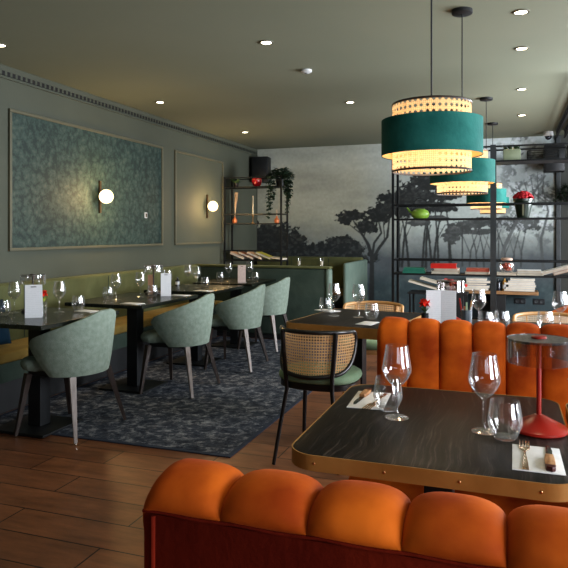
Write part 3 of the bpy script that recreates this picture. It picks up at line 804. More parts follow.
# ------------------------------------------------------------------ cane hoop chairs
def make_cane(label, frame, seatm, loc, rz, canem):
    r = thing('cane_chair', label, 'chair', loc, rz)
    R = .222; zt, zb = .748, .515; am = .345
    def P(s_, z, rr=R):
        a = s_/R; a *= .86+.14*min(1, max(0, (z-.5)/.24)); return Vector((rr*math.sin(a), -rr*math.cos(a)-.012*(z-.5)/.25, z))
    # hoop outline in (arc, z): flat top, deep rounded lower corners
    pts = []
    ct, cb = .055, .165
    def arc(cx, cz, rad, a0, a1, n=9):
        for k in range(n+1):
            a = a0+(a1-a0)*k/n; pts.append((cx+rad*math.cos(a), cz+rad*math.sin(a)))
    arc(am-cb, zb+cb, cb, -PI/2, 0, 10); arc(am-ct, zt-ct, ct, 0, PI/2, 7)
    for k in range(1, 16): pts.append((am-ct-(2*(am-ct))*k/16, zt+.006*math.sin(PI*k/16)))
    arc(-am+ct, zt-ct, ct, PI/2, PI, 7); arc(-am+cb, zb+cb, cb, PI, PI*1.5, 10)
    for k in range(1, 16): pts.append((-am+cb+(2*(am-cb))*k/16, zb-.012*math.sin(PI*k/16)))
    MB().tube([P(a, z) for a, z in pts], .0125, 10, closed=True).build('back_hoop', frame, r)
    # cane fill
    mb = MB(); nu_, nv_ = 41, 13
    def ext(a):
        a = abs(a); lo, hi = zb, zt
        if a > am-cb: lo = zb+cb-math.sqrt(max(0, cb**2-(a-am+cb)**2))
        if a > am-ct: hi = zt-ct+math.sqrt(max(0, ct**2-(a-am+ct)**2))
        return lo, hi
    V = []
    for i in range(nu_):
        a = -am+2*am*i/(nu_-1); lo, hi = ext(a*.995); V.append([(mb.bm.verts.new(P(a*.995, lo+(hi-lo)*j/(nv_-1))), (a, lo+(hi-lo)*j/(nv_-1))) for j in range(nv_)])
    for i in range(nu_-1):
        for j in range(nv_-1):
            q = [V[i][j], V[i+1][j], V[i+1][j+1], V[i][j+1]]; f = mb.face([x[0] for x in q])
            if f:
                for l, x in zip(f.loops, q): l[mb.uv].uv = x[1]
    mb.build('cane_panel', canem, r)
    # posts running down into the rear legs
    for sx in (-1, 1):
        a = sx*.165
        top = P(a, zt+.004, R+.012); mid = P(a, .50, R+.010); se = P(a, .42, R+.004)
        foot = Vector((sx*.192, -.235, .002))
        path = [top, P(a, .64, R+.013), mid, se, se.lerp(foot, .5)+Vector((0,-.004,0)), foot]
        MB().tube(path, .0145, 10, r2=.0105).build('leg', frame, r)
        f0 = Vector((sx*.150, .150, .425)); f1 = Vector((sx*.180, .195, .002))
        MB().tube([f0, f0.lerp(f1,.5), f1], .0145, 10, r2=.0105).build('leg', frame, r)
    def sl(prof):
        m_ = MB()
        def fn(iu, jv):
            a = iu*2*PI; k = min(int(round(jv*(len(prof)-1))), len(prof)-1); q, z = prof[k]
            ca, sa = math.cos(a), math.sin(a)
            x = .238*abs(ca)**.8*(1 if ca > 0 else -1); y = (.225 if sa > 0 else .198)*abs(sa)**.8*(1 if sa > 0 else -1)
            return Vector((x*q, y*q, z))
        m_.grid(fn, 40, len(prof), cu=True); return m_
    sl([(.0,.458),(.93,.458),(.985,.468),(1.0,.482),(.98,.498),(.90,.510),(.6,.517),(.0,.520)]).build('seat', seatm, r, angle=60)
    sl([(.0,.420),(.90,.420),(.955,.424),(.955,.456),(.90,.4575),(.0,.4575)]).build('seat_ring', frame, r, angle=40)
    return r
make_cane('black bentwood cane-back chair with moss green seat, seen from behind', MT['black_wood'], MT['green_seat'], (-1.03, 3.56, 0), math.radians(-4), MT['cane'])
make_cane('light oak cane chair on the far side of the second table', MT['light_wood'], MT['green_seat'], (-.96, 4.72, 0), math.radians(180), MT['cane'])
cane_pale = cane_mat('pale_cane_weave', (.66,.55,.42), .0125, .22, .3)
make_cane('pale cane chair at the back right behind the double menu table', MT['light_wood'], MT['green_seat'], (.26, 4.42, 0), math.radians(176), cane_pale)

# ------------------------------------------------------------------ banquettes
def banquette(name, label, loc, rz, L, back_h=.90, m=MT['sage'], seams=(), back_only=False, bm_=None):
    """runs along local +X for L, back at local y=0..-.14, seat towards -y"""
    r = thing(name, label, 'banquette', loc, rz)
    b = MB().box(0, L, -.135, -.002, .10, back_h, .028, seg=4); bo = b.build('backrest', bm_ or m, r)
    for s_ in seams: MB().box(s_-.003, s_+.003, -.139, -.134, .46, back_h-.02).build('seam', MT['teal_part'], bo, smooth=False)
    MB().box(.0, L, -.49, -.137, .375, .455, .022, seg=4).build('seat_cushion', MT['gold_seat'], r)
    MB().box(.005, L-.005, -.478, -.137, .24, .374, .004).build('seat_base', MT['teal_part'], r)
    MB().box(.02, L-.02, -.40, -.05, 0, .238).build('plinth', MT['black'], r)
    return r
banquette('banquette', 'long olive-sage banquette running along the left wall', (XL+.02, .35, 0), PI/2, 6.88, seams=(1.4,2.6,3.8,4.95,5.95))
# corner partition, with its plain back to the camera
r = thing('booth_partition', 'deep green upholstered partition wall behind the last left table', 'partition', (-2.88, 7.32, 0))
MB().box(-.92, .84, -.06, .06, .06, .868, .02, seg=3).build('panel', MT['teal_part'], r)
MB().box(-.925, .90, -.068, .068, .872, .90, .012, seg=3).build('top_roll', MT['sage'], r)
MB().box(.842, .90, -.068, .068, .06, .870, .02, seg=3).build('end_roll', MT['pale_booth'], r)
MB().box(-.88, .80, -.05, .05, .0065, .058).build('plinth', MT['black'], r)
banquette('booth_bench', 'olive booth bench against the mural behind the partition', (-3.79, 9.56, 0), 0, 1.72, back_h=.93, seams=(.6,1.2))
r = thing('booth_side_panel', 'pale green booth end panel in front of the mural', 'partition', (-2.03, 8.85, 0))
pm = MB(); pm.box(-.03, .03, -.66, .66, .04, .90, .025, seg=3); pm.build('panel', MT['pale_booth'], r)
MB().box(-.02, .02, -.62, .62, 0, .038).build('plinth', MT['black'], r)
# pale chair visible past the partition end
# cushion
cu = MB()
def cush(iu, jv):
    a, b = iu*2-1, jv*2-1; k = (1-abs(a)**3)*(1-abs(b)**3)
    return Vector((a*.2*(1-.08*(1-abs(b))), .0+.06*k**.5, b*.17*(1-.08*(1-abs(a)))))
def cush2(iu, jv):
    v = cush(iu, jv); v.y = -v.y; return v
cu.grid(cush, 17, 17); cu.grid(cush2, 17, 17)
bmesh.ops.remove_doubles(cu.bm, verts=cu.bm.verts, dist=.0005)
co_ = cu.build('throw_cushion', MT['navy'], angle=80)
co_.location = (-3.56, 3.62, .635); co_.rotation_euler = (math.radians(14), 0, math.radians(-90)); tag(co_, 'dark navy velvet cushion on the banquette behind the leftmost table', 'cushion')

# ------------------------------------------------------------------ table lamps
def make_table_lamp(label, loc, c='red', gl='smoke_glass'):
    r = thing('table_lamp', label, 'table lamp', loc, 0, 'cordless glass-ring table lamps')
    MB().lathe([(.001,.0005),(.072,.0005),(.076,.004),(.076,.010),(.070,.016),(.030,.036),(.010,.046),(.001,.046)], 48).build('base', MT[c], r, angle=35)
    MB().tube([(0,0,.044),(0,0,.253)], .0065, 14).build('stem', MT[c], r)
    MB().lathe([(.001,.250),(.082,.250),(.0835,.252),(.0835,.256),(.001,.257)], 56).build('top_disc', MT['lampdisc'], r, angle=35)
    MB().lathe([(.0838,.190),(.0845,.190),(.0845,.2575),(.0838,.2575),(.0838,.190)], 64).build('glass_ring', MT[gl], r, angle=35)
    MB().lathe([(.020,.2575),(.020,.262),(.017,.264),(.001,.264)], 24).build('knob', MT[c], r, angle=35)
    return r
tl = make_table_lamp('red table lamp with glass ring shade on the near table', (.083, 1.90, .75))
dup(tl, (-.33, 4.04, .75), 0, 'red table lamp hidden behind the double menu past the bench')
t2 = make_table_lamp('dark bronze table lamp behind the white menu on the leftmost table', (-3.13, 3.60, .75), 'leg', 'glass')
dup(t2, (-3.02, 5.02, .75), 0, 'dark bronze table lamp behind the menu on the second left table')

# ------------------------------------------------------------------ glassware
wp_out = [(.001,.0005),(.034,.0005),(.0355,.002),(.030,.0045),(.010,.008),(.0045,.014),(.0036,.04),(.0038,.085),(.008,.093),(.020,.102),(.033,.118),(.0425,.138),(.0435,.148),(.040,.170),(.0355,.195),(.0325,.216)]
wp_in = [(.0315,.216),(.0345,.195),(.039,.170),(.0423,.148),(.0412,.138),(.032,.119),(.019,.104),(.006,.097),(.001,.096)]
tp_out = [(.001,.0005),(.026,.0005),(.029,.003),(.036,.018),(.0445,.038),(.0455,.044),(.043,.065),(.0395,.088),(.0375,.102)]
tp_in = [(.0365,.102),(.0384,.088),(.0418,.065),(.0442,.045),(.043,.039),(.034,.020),(.026,.009),(.001,.008)]
def make_glass(name, label, prof, grp, seg=40):
    b = MB().lathe(prof, seg); o = b.build(name, MT['glass'], angle=50); tag(o, label, 'glass', grp); return o
wg = make_glass('wine_glass', 'wine glass at the left place setting of the near table', wp_out+wp_in, 'stemmed wine glasses')
tg = make_glass('water_tumbler', 'water tumbler beside the napkin at the left of the near table', tp_out+tp_in, 'angular water tumblers')
wg.location = (-.31, 1.89, .75); tg.location = (-.350, 1.965, .75)
wines = [(-.060,1.838,'wine glass at the centre of the near table, left of the red lamp'),
 (-1.085,4.08,'wine glass at left on the table behind the cane-back chair'),(-.915,4.06,'wine glass at right on the table behind the cane-back chair'),
 (-.16,3.93,'wine glass above the orange bench, right of the double menu'),(.285,3.95,'wine glass above the orange bench at the right edge of the photo'),
 (-2.93,3.63,'wine glass right of the red flower on the leftmost table'),(-3.20,3.50,'wine glass left of the white menu on the leftmost table'),
 (-3.03,4.45,'wine glass at the near end of the second left table'),(-2.97,4.72,'wine glass in front of the tan card on the second left table'),
 (-2.90,5.06,'wine glass right of the dark bottle on the second left table'),
 (-2.93,5.69,'wine glass at the near side of the third left table'),(-3.18,5.98,'wine glass by the banquette on the third left table'),
 (-3.00,6.62,'wine glass left of the blush menu on the farthest left table'),(-2.84,6.86,'wine glass right of the blush menu on the farthest left table')]
for x, y, lab in wines: dup(wg, (x,y,.75), 0, lab)
tums = [(-.006,1.795,'water tumbler at the centre of the near table beside the fork'),(-.815,4.00,'water tumbler at right on the table behind the cane-back chair'),
 (-1.19,4.25,'water tumbler at far left on the table behind the cane-back chair'),
 (-.115,3.80,'water tumbler above the orange bench, left one by the slate cup'),(-.03,3.86,'water tumbler above the orange bench, right one of the pair'),(.205,3.92,'water tumbler above the orange bench left of the far right wine glass'),
 (-2.88,3.77,'water tumbler at the far end of the leftmost table'),(-3.16,3.36,'water tumbler at the extreme left edge of the photo'),
 (-3.14,4.50,'water tumbler at the near end of the second left table'),(-2.88,4.77,'water tumbler beside the white menu on the second left table'),
 (-2.90,5.82,'water tumbler on the third left table'),(-3.10,6.60,'water tumbler left on the farthest left table'),(-2.73,6.76,'water tumbler right on the farthest left table')]
for x, y, lab in tums: dup(tg, (x,y,.75), 0, lab)

# ------------------------------------------------------------------ napkins, forks, knives
def slab(poly, t=.0035):
    mb = MB(); mb.prism(poly, .0006, t, .001); return mb
def napkin(loc, rz, label, w=.115, d=.185, group='white folded napkins'):
    o = slab([(-w/2,-d/2),(w/2,-d/2),(w/2*.98,d/2),(-w/2*.97,d/2*.99)]).build('napkin', MT['napkin'])
    o.location = (loc[0], loc[1], .75); o.rotation_euler = (0,0,rz); tag(o, label, 'napkin', group); return o
napkin((.068,1.655), math.radians(0), 'white napkin under fork and wood-handled knife at the right of the near table')
napkin((-.425,2.055), math.radians(3), 'white napkin at the left edge of the near table', .115, .21)
napkin((-1.20,4.33), math.radians(60), 'white folded napkin at the far left corner of the second table', .10, .17)
napkin((-.80,3.80), math.radians(-10), 'white napkin beside the orange bench end on the second table', .10, .15)
napkin((-2.78,3.74), math.radians(80), 'pale napkin at the far end of the leftmost table', .10, .16)
napkin((-2.75,4.26), math.radians(80), 'napkin at the near end of the second left table', .10, .17)
napkin((-2.72,4.96), math.radians(85), 'napkin at the far end of the second left table', .10, .17)
napkin((-2.72,5.42), math.radians(80), 'napkin at the near end of the third left table', .10, .17)
napkin((.20,3.66), math.radians(12), 'white napkin just above the orange bench at right', .12, .12)
def make_fork(label):
    r = thing('fork', label, 'fork', (0,0,0), 0, 'table forks')
    h = MB(); 
    h.prism([(-.0065,-.085),(.0065,-.085),(.0055,-.05),(.0025,.0),(.0025,.022),(-.0025,.022),(-.0025,0),(-.0055,-.05)], .0042, .0068, .0006); h.build('handle', MT['fork'], r)
    h = MB(); h.prism([(-.0025,.0225),(.0025,.0225),(.009,.032),(.0115,.042),(.0115,.046),(-.0115,.046),(-.0115,.042),(-.009,.032)], .0042, .0066, .0005)
    for k in range(4):
        x = -.0098+k*.00653; h.box(x-.0014, x+.0014, .0461, .088, .0042, .0066, .0004)
    h.build('tines', MT['fork'], r); return r
def make_knife(label):
    r = thing('steak_knife', label, 'knife', (0,0,0), 0, 'wood-handled table knives')
    b = MB(); b.prism([(-.0075,.0),(.0075,.0),(.0085,.05),(.006,.075),(.0,.094),(-.006,.085),(-.0075,.05)], .0042, .0062, .0005); b.build('blade', MT['blade'], r)
    h = MB(); h.prism([(-.0090,-.0005),(.0090,-.0005),(.0115,-.03),(.012,-.075),(-.0110,-.075),(-.0120,-.03)], .0042, .015, .002); ho = h.build('handle', MT['knife_wood'], r)
    h = MB(); h.prism([(-.0112,-.0755),(.0122,-.0755),(.0110,-.092),(.004,-.098),(-.009,-.092)], .0042, .0152, .002); h.build('end_cap', MT['knife_end'], r)
    for y in (-.02, -.05):
        MB().sphere((0,y,.0150), .0022, sz=.3, seg=8).build('rivet', MT['rivet'], ho)
    return r
fk = make_fork('fork lying on the napkin at the right of the near table'); fk.location = (.041,1.650,.75); fk.rotation_euler = (0,0,math.radians(-.5)); fk.location.y += .018; fk.scale = (1.12,1.22,1)
kn = make_knife('wood-handled knife lying on the napkin at the right of the near table'); kn.location = (.096,1.665,.75); kn.rotation_euler = (0,0,math.radians(-1.5))
dup(kn, (-.455,2.07,.75), math.radians(176), 'wood-handled knife on the napkin at the left of the near table')
dup(fk, (-.400,2.04,.75), math.radians(173), 'fork on the napkin at the left of the near table')

# ------------------------------------------------------------------ menus, cards, bottles, small table things
def menu_card(loc, rz, w, h, label, m=MT['menu'], name='menu_stand'):
    r = thing(name, label, 'menu', (loc[0], loc[1], .75), rz)
    MB().box(-w/2, w/2, -.001, .001, .001, h).build('front_leaf', m, r, smooth=False)
    b = MB().box(-w/2, w/2, -.001, .001, .001, h*.985).build('rear_leaf', m, r, smooth=False); b.location = (0,.055,0); b.rotation_euler = (math.radians(14),0,0)
    MB().box(-w*.16, w*.16, -.0016, -.001, h-.016, h-.011).build('heading', MT['black'], r, smooth=False)
    return r
aim = lambda x, y: math.atan2(x, -y) + PI     # turns a card's front (-y) to the room centre
menu_card((-2.89,3.33), math.radians(34), .105, .215, 'white menu card standing on the leftmost table')
menu_card((-2.80,4.86), math.radians(30), .088, .20, 'white menu card standing on the second left table')
menu_card((-2.77,6.46), math.radians(24), .088, .195, 'blush menu card standing on the farthest left table', MT['menu_blush'])
r = thing('double_menu', 'large two-panel white menu standing behind the orange bench', 'menu', (-.365, 3.80, .75), math.radians(4))
a = MB().box(-.085, 0, -.001, .001, .001, .215).build('left_leaf', MT['menu'], r, smooth=False); a.rotation_euler = (0,0,math.radians(6))
a = MB().box(0, .085, -.001, .001, .001, .215).build('right_leaf', MT['menu'], r, smooth=False); a.rotation_euler = (0,0,math.radians(-6)); a.location = (.001,0,0)
r = thing('drinks_card', 'tan drinks card standing beside the white menu on the second left table', 'menu', (-2.98,4.90,.75), math.radians(25))
MB().box(-.022, .022, -.001, .001, .0005, .18).build('leaf', MT['tan'], r, smooth=False); MB().box(-.024, .024, -.008, .008, .0002, .006).build('foot', MT['black'], r, smooth=False)

def bottle(loc, label, m, h=.16, rr=.022, labelm=None, z=.75):
    r = thing('bottle', label, 'bottle', (loc[0], loc[1], z))
    MB().lathe([(.001,.0005),(rr,.0005),(rr,.6*h),(rr*.9,.68*h),(rr*.4,.78*h),(rr*.38,.93*h),(.001,.93*h)], 20).build('body', m, r)
    MB().lathe([(rr*.42,.931*h),(rr*.45,.935*h),(rr*.45,h),(.001,h)], 16, cap0=True).build('cap', MT['black'], r)
    if labelm: MB().lathe([(rr+.0006,.16*h),(rr+.0006,.5*h)], 20).build('label_band', labelm, r)
    return r
bottle((-2.86,5.00), 'small dark bottle with white band on the second left table', MT['dark_glass'], .14, .024, MT['white'])
bottle((-3.24,5.86), 'dark stubby bottle with white band on the third left table', MT['dark_glass'], .09, .022, MT['white'])

def flower(loc, z, label, vase_m, petm, R, H, vr=.022, leafm=None):
    r = thing('flower_vase', label, 'vase', (loc[0], loc[1], z))
    MB().lathe([(.001,.0005),(vr*.85,.0005),(vr,.3*H),(vr*.95,.6*H),(vr*.97,.6*H+.001),(vr*.8,.58*H),(.001,.1*H)], 18).build('vase', vase_m, r)
    MB().tube([(0,0,.05*H),(0,0,H)], .0018, 6).build('stem', MT['leaf'], r)
    f = MB()
    for k in range(26):
        a = random.uniform(0,2*PI); e_ = random.uniform(-.6,1.3); d = Vector((math.cos(a)*math.cos(e_), math.sin(a)*math.cos(e_), math.sin(e_)))
        f.leaf(Vector((0,0,H))+d*R*.25, d, R*.85, R*.75, Vector((random.random(),random.random(),.4)))
    f.sphere((0,0,H), R*.5, seg=10)
    f.build('blossom', petm, r, smooth=False)
    l = MB()
    for k in range(6):
        a = random.uniform(0,2*PI); l.leaf((0,0,.6*H), (math.cos(a)*.7, math.sin(a)*.7, .9), .05, .018)
    l.build('foliage', leafm or MT['leaf'], r, smooth=False)
    return r
flower((-.455,3.78), .75, 'scarlet flower in a small dark vase left of the double menu', MT['black'], MT['petal'], .034, .135)
flower((-2.97,3.52), .75, 'red flower with lime leaf in a glass vase on the leftmost table', MT['glass'], MT['petal'], .030, .135, leafm=MT['leaf_lime'])
# slate cup with pencils
r = thing('pencil_cup', 'ribbed slate cup of coloured sticks above the orange bench', 'cup', (-.225,3.86,.75))
MB().lathe([(.001,.0005),(.030,.0005),(.032,.10),(.029,.10),(.027,.006),(.001,.006)], 24).build('cup', MT['cup'], r)
for k, (dx, dy, mm) in enumerate(((-.016,.0,'red'),(.012,.008,'light_wood'),(.0,-.012,'succ'),(.014,-.010,'napkin'),(-.006,.013,'copper'))):
    MB().box(-.005, .005, -.002, .002, 0, .16-.012*k, .001).build('stick', MT[mm], r, smooth=False, loc=(dx,dy,.008)).rotation_euler = (dy*9, dx*9, 0)
# succulent in green glass bottle on the near table edge
r = thing('succulent_vase', 'succulent in a dark-rimmed green glass at the right edge of the photo', 'vase', (.212,1.985,.75))
MB().lathe([(.001,.0005),(.026,.0005),(.028,.004),(.028,.072),(.026,.072),(.026,.006),(.001,.006)], 24).build('glass_vase', MT['green_glass'], r)
MB().lathe([(.0285,.073),(.029,.073),(.029,.098),(.001,.098),(.001,.074)], 24).build('collar', MT['black'], r)
s_ = MB()
for k in range(15):
    a = 2*PI*k/15*2.4; el = .35+.75*(k/15); d = Vector((math.cos(a)*math.cos(el), math.sin(a)*math.cos(el), math.sin(el)))
    s_.tube([Vector((0,0,.098))+d*.004, Vector((0,0,.10))+d*.022, Vector((0,0,.102))+d*.042, Vector((0,0,.104))+d*.056], .0075, 8, r2=.0015)
s_.build('rosette', MT['succ'], r)
# tealights on the partition
def tealight(loc, label, first=None):
    if first: return dup(first, loc, 0, label)
    r = thing('tealight_holder', label, 'candle holder', loc, 0, 'tealights on the partition ledge')
    MB().lathe([(.001,.0005),(.020,.0005),(.024,.10),(.022,.10),(.018,.008),(.001,.008)], 18).build('glass', MT['glass'], r)
    MB().lathe([(.001,.009),(.0165,.009),(.018,.06),(.001,.06)], 16).build('candle', MT['candle'], r); return r
t0 = tealight((-2.385,7.32,.9005), 'glass tealight holder at left on the green partition')
tealight((-2.10,7.32,.9005), 'glass tealight holder at the right end of the green partition', t0)

# ------------------------------------------------------------------ iron shelf dividers
def shelf_unit(x0, x1, y0, d, label, mids=(), levels=(.915,1.43,1.945)):
    r = thing('iron_shelf', label, 'shelf', ((x0+x1)/2, y0+d/2, 0)); w = (x1-x0)/2; h = d/2; zt = 2.08
    for sx in (-1, 1):
        for sy in (-1, 1):
            MB().box(sx*w-.011, sx*w+.011, sy*h-.011, sy*h+.011, .0, zt+.011).build('post', MT['iron'], r, smooth=False)
    for mx in mids:
        for sy in (-1, 1):
            MB().box(mx-(x0+x1)/2-.024, mx-(x0+x1)/2+.024, sy*h-.013, sy*h+.013, 0, zt+.012).build('post', MT['iron_grey'], r, smooth=False)
    for z in levels:
        MB().box(-w+.012, w-.012, -h+.012, h-.012, z-.006, z, 0).build('shelf_board', MT['black'], r, smooth=False)
        f = MB()
        for zz in ((z-.008, z+.006), (z+.125, z+.139)):
            for sy in (-1, 1): f.box(-w+.0115, w-.0115, sy*h-.008, sy*h+.008, zz[0], zz[1])
            for sx in (-1, 1): f.box(sx*w-.008, sx*w+.008, -h+.0115, h-.0115, zz[0], zz[1])
        f.build('guard_rail', MT['iron'], r, smooth=False)
    return r
shelf_unit(-3.78, -2.93, 8.20, .26, 'tall black iron shelf in the back left corner behind the partition')
shelf_unit(-1.02, .88, 6.00, .28, 'wide black iron shelf divider in front of the mural', mids=(-.12,))

bookcols = dict(green=(.03,.20,.14), red=(.62,.02,.012), cream=(.50,.46,.38), blush=(.52,.36,.28), grey=(.30,.32,.34), white=(.58,.58,.56), brown=(.22,.10,.06), olive=(.36,.34,.05), dark=(.03,.03,.035), coral=(.45,.10,.06))
BM = {k: book_mat('cover_'+k, v) for k, v in bookcols.items()}
pagesM = book_mat('pages', (.55,.50,.42))
def book(x, y, z, w, d, h, rz, col, label, tilt=0, tiltx=0, group=None, name='book', pg=None):
    sg = -1 if col in ('green','red','coral') else 1
    r = thing(name, label, 'book', (x,y,z), rz, group); r.rotation_euler = (tiltx, tilt, rz)
    c = min(.004, h*.18)
    cv = MB(); cv.box(-w/2, w/2, -d/2, d/2, .0003, c); cv.box(-w/2, w/2, -d/2, d/2, h-c, h); cv.box(-w/2, w/2, min(sg*d/2, sg*(d/2-.003)), max(sg*d/2, sg*(d/2-.003)), c, h-c)
    cv.build('cover', BM[col], r, smooth=False)
    MB().box(-w/2+.004, w/2-.004, -d/2+.0035, d/2-.0035, c, h-c).build('page_block', pg or pagesM, r, smooth=False); return r
Z1 = .9215
book(-.83,6.10,Z1,.21,.15,.020,.03,'green','lower green book on the divider shelf',group='green books'); book(-.825,6.10,Z1+.0205,.20,.15,.016,-.04,'green','middle green book on the divider shelf'); book(-.83,6.10,Z1+.037,.19,.14,.014,.02,'green','upper green book on the divider shelf')
book(-.545,6.10,Z1,.25,.17,.026,.02,'cream','bottom cream book under the red book'); book(-.535,6.10,Z1+.0265,.22,.16,.024,-.03,'blush','blush book directly under the red book'); book(-.56,6.10,Z1+.051,.23,.16,.042,.04,'red','thick red book topmost of its pile on the divider shelf')
book(-.26,6.10,Z1,.21,.16,.026,-.02,'blush','bottom blush book of the pile beside the grey post'); book(-.255,6.10,Z1+.0265,.20,.16,.028,.03,'coral','coral-covered book on the pile beside the grey post')
book(-.005,6.07,Z1,.17,.16,.022,0,'cream','flat cream book under the glass jar'); book(.19,6.10,Z1,.22,.16,.024,.02,'cream','lower cream book right of the glass jar'); book(.185,6.10,Z1+.0245,.20,.15,.022,-.02,'white','upper pale book right of the glass jar')
book(.40,6.10,Z1+.002,.24,.17,.026,0,'white','pale book leaning on the divider shelf, leftmost of three',tilt=-.30,); book(.50,6.10,Z1+.006,.24,.17,.024,0,'blush','blush book leaning on the divider shelf, middle of three',tilt=-.28); book(.66,6.10,Z1+.001,.22,.17,.024,0,'cream','cream book leaning at the right edge of the divider shelf',tilt=-.25)
for o in list(C.objects):   # leaning books: lift the pivot so the low corner sits on the shelf
    if o.type == 'EMPTY' and o.name.startswith('book') and abs(o.rotation_euler[1]) > .1: o.location.z += .12*math.sin(abs(o.rotation_euler[1]))
# jar on shelf
r = thing('glass_jar', 'round glass jar with pink sweets and lid on the divider shelf', 'jar', (-.005,6.10,Z1+.0225))
MB().lathe([(.001,.0005),(.045,.0005),(.064,.025),(.068,.06),(.058,.095),(.045,.108),(.043,.108),(.056,.093),(.065,.06),(.061,.027),(.043,.006),(.001,.006)], 30).build('body', MT['glass'], r)
j = MB()
for k in range(34):
    a = random.uniform(0,2*PI); q = random.uniform(0,.038); j.sphere((q*math.cos(a), q*math.sin(a), random.uniform(.018,.075)), .012, seg=8)
j.build('sweets', BM['coral'], r)['kind'] = 'stuff'
MB().lathe([(.001,.109),(.047,.109),(.050,.113),(.050,.124),(.04,.130),(.001,.131)], 24).build('lid', BM['blush'], r)
# watering pot
Z2 = 1.4365
r = thing('watering_can', 'lime green pot with tall arched handle on the divider shelf', 'watering can', (-.775,6.08,Z2))
MB().lathe([(.001,.0005),(.060,.0005),(.080,.02),(.085,.045),(.07,.075),(.035,.092),(.001,.094)], 30).build('body', MT['lime'], r)
MB().tube([(-.07,0,.045),(-.10,0,.07),(-.125,0,.105)], .013, 10, r2=.006).build('spout', MT['lime'], r)
MB().tube([(.078*math.cos(PI*k/14), 0, .07+.125*math.sin(PI*k/14)) for k in range(15)], .004, 8).build('handle', MT['iron'], r)
# red flower pot
r = thing('flower_pot', 'dark glazed pot of dense red flowers on the divider shelf', 'potted plant', (.135,6.12,Z2))
MB().lathe([(.001,.0005),(.052,.0005),(.080,.150),(.088,.152),(.088,.172),(.078,.172),(.070,.155),(.001,.15)], 30).build('pot', MT['pot'], r, angle=35)
MB().box(-.007,.007,-.002,.0,.02,.125).build('stripe', MT['pot_stripe'], r, smooth=False, loc=(-.002,-.0735,0)).rotation_euler = (math.radians(10.5),0,0)  # highlight on the dark glaze, modelled as a thin pale strip
f = MB()
for k in range(90):
    a = random.uniform(0,2*PI); q = random.uniform(0,1)**.5; z = .18+.055*(1-q*q); f.sphere((.085*q*math.cos(a), .085*q*math.sin(a), z), .014, sz=.8, seg=8)
f.build('blossoms', MT['petal_dark'], r, smooth=False)['kind'] = 'stuff'
# pale pot on top shelf
Z3 = 1.9515
r = thing('potted_plant', 'pale green square pot with sparse plant on the top shelf of the divider', 'potted plant', (.04,6.12,Z3))
MB().box(-.075,.075,-.06,.06,.0005,.105,.012).build('pot', MT['potgreen'], r)
l = MB()
for k in range(50):
    a = random.uniform(0,2*PI); l.leaf((.04*math.cos(a), .035*math.sin(a), .105), (math.cos(a)*.9, math.sin(a)*.9, random.uniform(.2,1)), random.uniform(.04,.07), .022)
l.build('foliage', MT['leaf'], r, smooth=False)
r = thing('wire_basket', 'low black wire basket on the top shelf of the divider', 'basket', (.30,6.12,Z3))
b_ = MB()
for z in (.005, .04, .08): b_.tube([(x_,y_,z) for x_, y_ in rrect(-.13,.13,-.08,.08,.03,4)], .003, 6, closed=True)
b_.build('rims', MT['iron'], r)
b_ = MB()
for x_, y_ in rrect(-.13,.13,-.08,.08,.03,4): b_.tube([(x_,y_,.003),(x_,y_,.082)], .002, 6)
b_.build('wires', MT['iron'], r)
r = thing('black_box', 'black storage box on the top shelf at the right', 'box', (.60,6.12,Z3))
MB().box(-.10,.10,-.10,.10,.0005,.10,.006).build('body', MT['black'], r); MB().box(-.104,.104,-.104,.104,.101,.118,.004).build('lid', MT['iron'], r)

# left iron shelf contents
def reed_vase(x, label, kind):
    r = thing('bud_vase', label, 'vase', (x,8.33,Z2))
    MB().lathe([(.001,.0005),(.028,.0005),(.038,.03),(.034,.055),(.013,.08),(.013,.10),(.010,.10),(.001,.06)], 20).build('body', MT['copper'], r)
    s = MB()
    if kind: 
        for k in range(5): a = k*1.3; s.tube([(0,0,.08),(.01*math.cos(a)+.012,.01*math.sin(a),.26),(.02*math.cos(a)+.026,.02*math.sin(a),.44)], .0035, 6, r2=.007)
        s.build('reeds', MT['reed'], r)
    else:
        for k in range(3): a = k*2.1; s.tube([(0,0,.08),(.012*math.cos(a),.012*math.sin(a),.19)], .003, 6)
        s.build('reeds', MT['reed'], r)
reed_vase(-3.68, 'copper bud vase with tall dried reeds at left on the corner shelf', 1)
reed_vase(-3.04, 'copper bud vase at right on the corner shelf under the trailing plant', 0)
r = thing('candlestick', 'tall white candle in a slim brass holder on the corner shelf', 'candle', (-3.40,8.33,Z2))
MB().lathe([(.001,.0005),(.026,.0005),(.026,.006),(.006,.012),(.005,.09),(.012,.10),(.012,.118),(.001,.118)], 18).build('holder', MT['brass'], r)
MB().lathe([(.012,.1185),(.011,.20),(.009,.385),(.001,.395)], 16, cap0=True).build('taper', MT['candle'], r)
r = thing('red_bowl', 'ruby red bowl on top of the corner iron shelf', 'bowl', (-3.34,8.33,Z3))
MB().lathe([(.001,.0005),(.035,.0005),(.060,.03),(.072,.075),(.070,.118),(.064,.118),(.066,.075),(.055,.034),(.001,.012)], 26).build('body', MT['redglass'], r)
MB().lathe([(.0705,.095),(.0735,.10),(.0725,.105),(.0705,.106)], 26).build('rim_band', MT['copper'], r)
r = thing('trailing_plant', 'dark trailing plant spilling from the top of the corner shelf', 'potted plant', (-2.985,8.33,Z3))
MB().lathe([(.001,.0005),(.055,.0005),(.07,.10),(.064,.10),(.001,.08)], 20).build('pot', MT['black'], r)
l = MB(); st = MB()
for k in range(380):
    a = random.uniform(0,2*PI); q = random.uniform(0,1)**.5; l.leaf((.17*q*math.cos(a), .10*q*math.sin(a), .12+.11*(1-q*q)+random.uniform(-.03,.03)), (math.cos(a), math.sin(a), random.uniform(-.6,.6)), .062, .05)
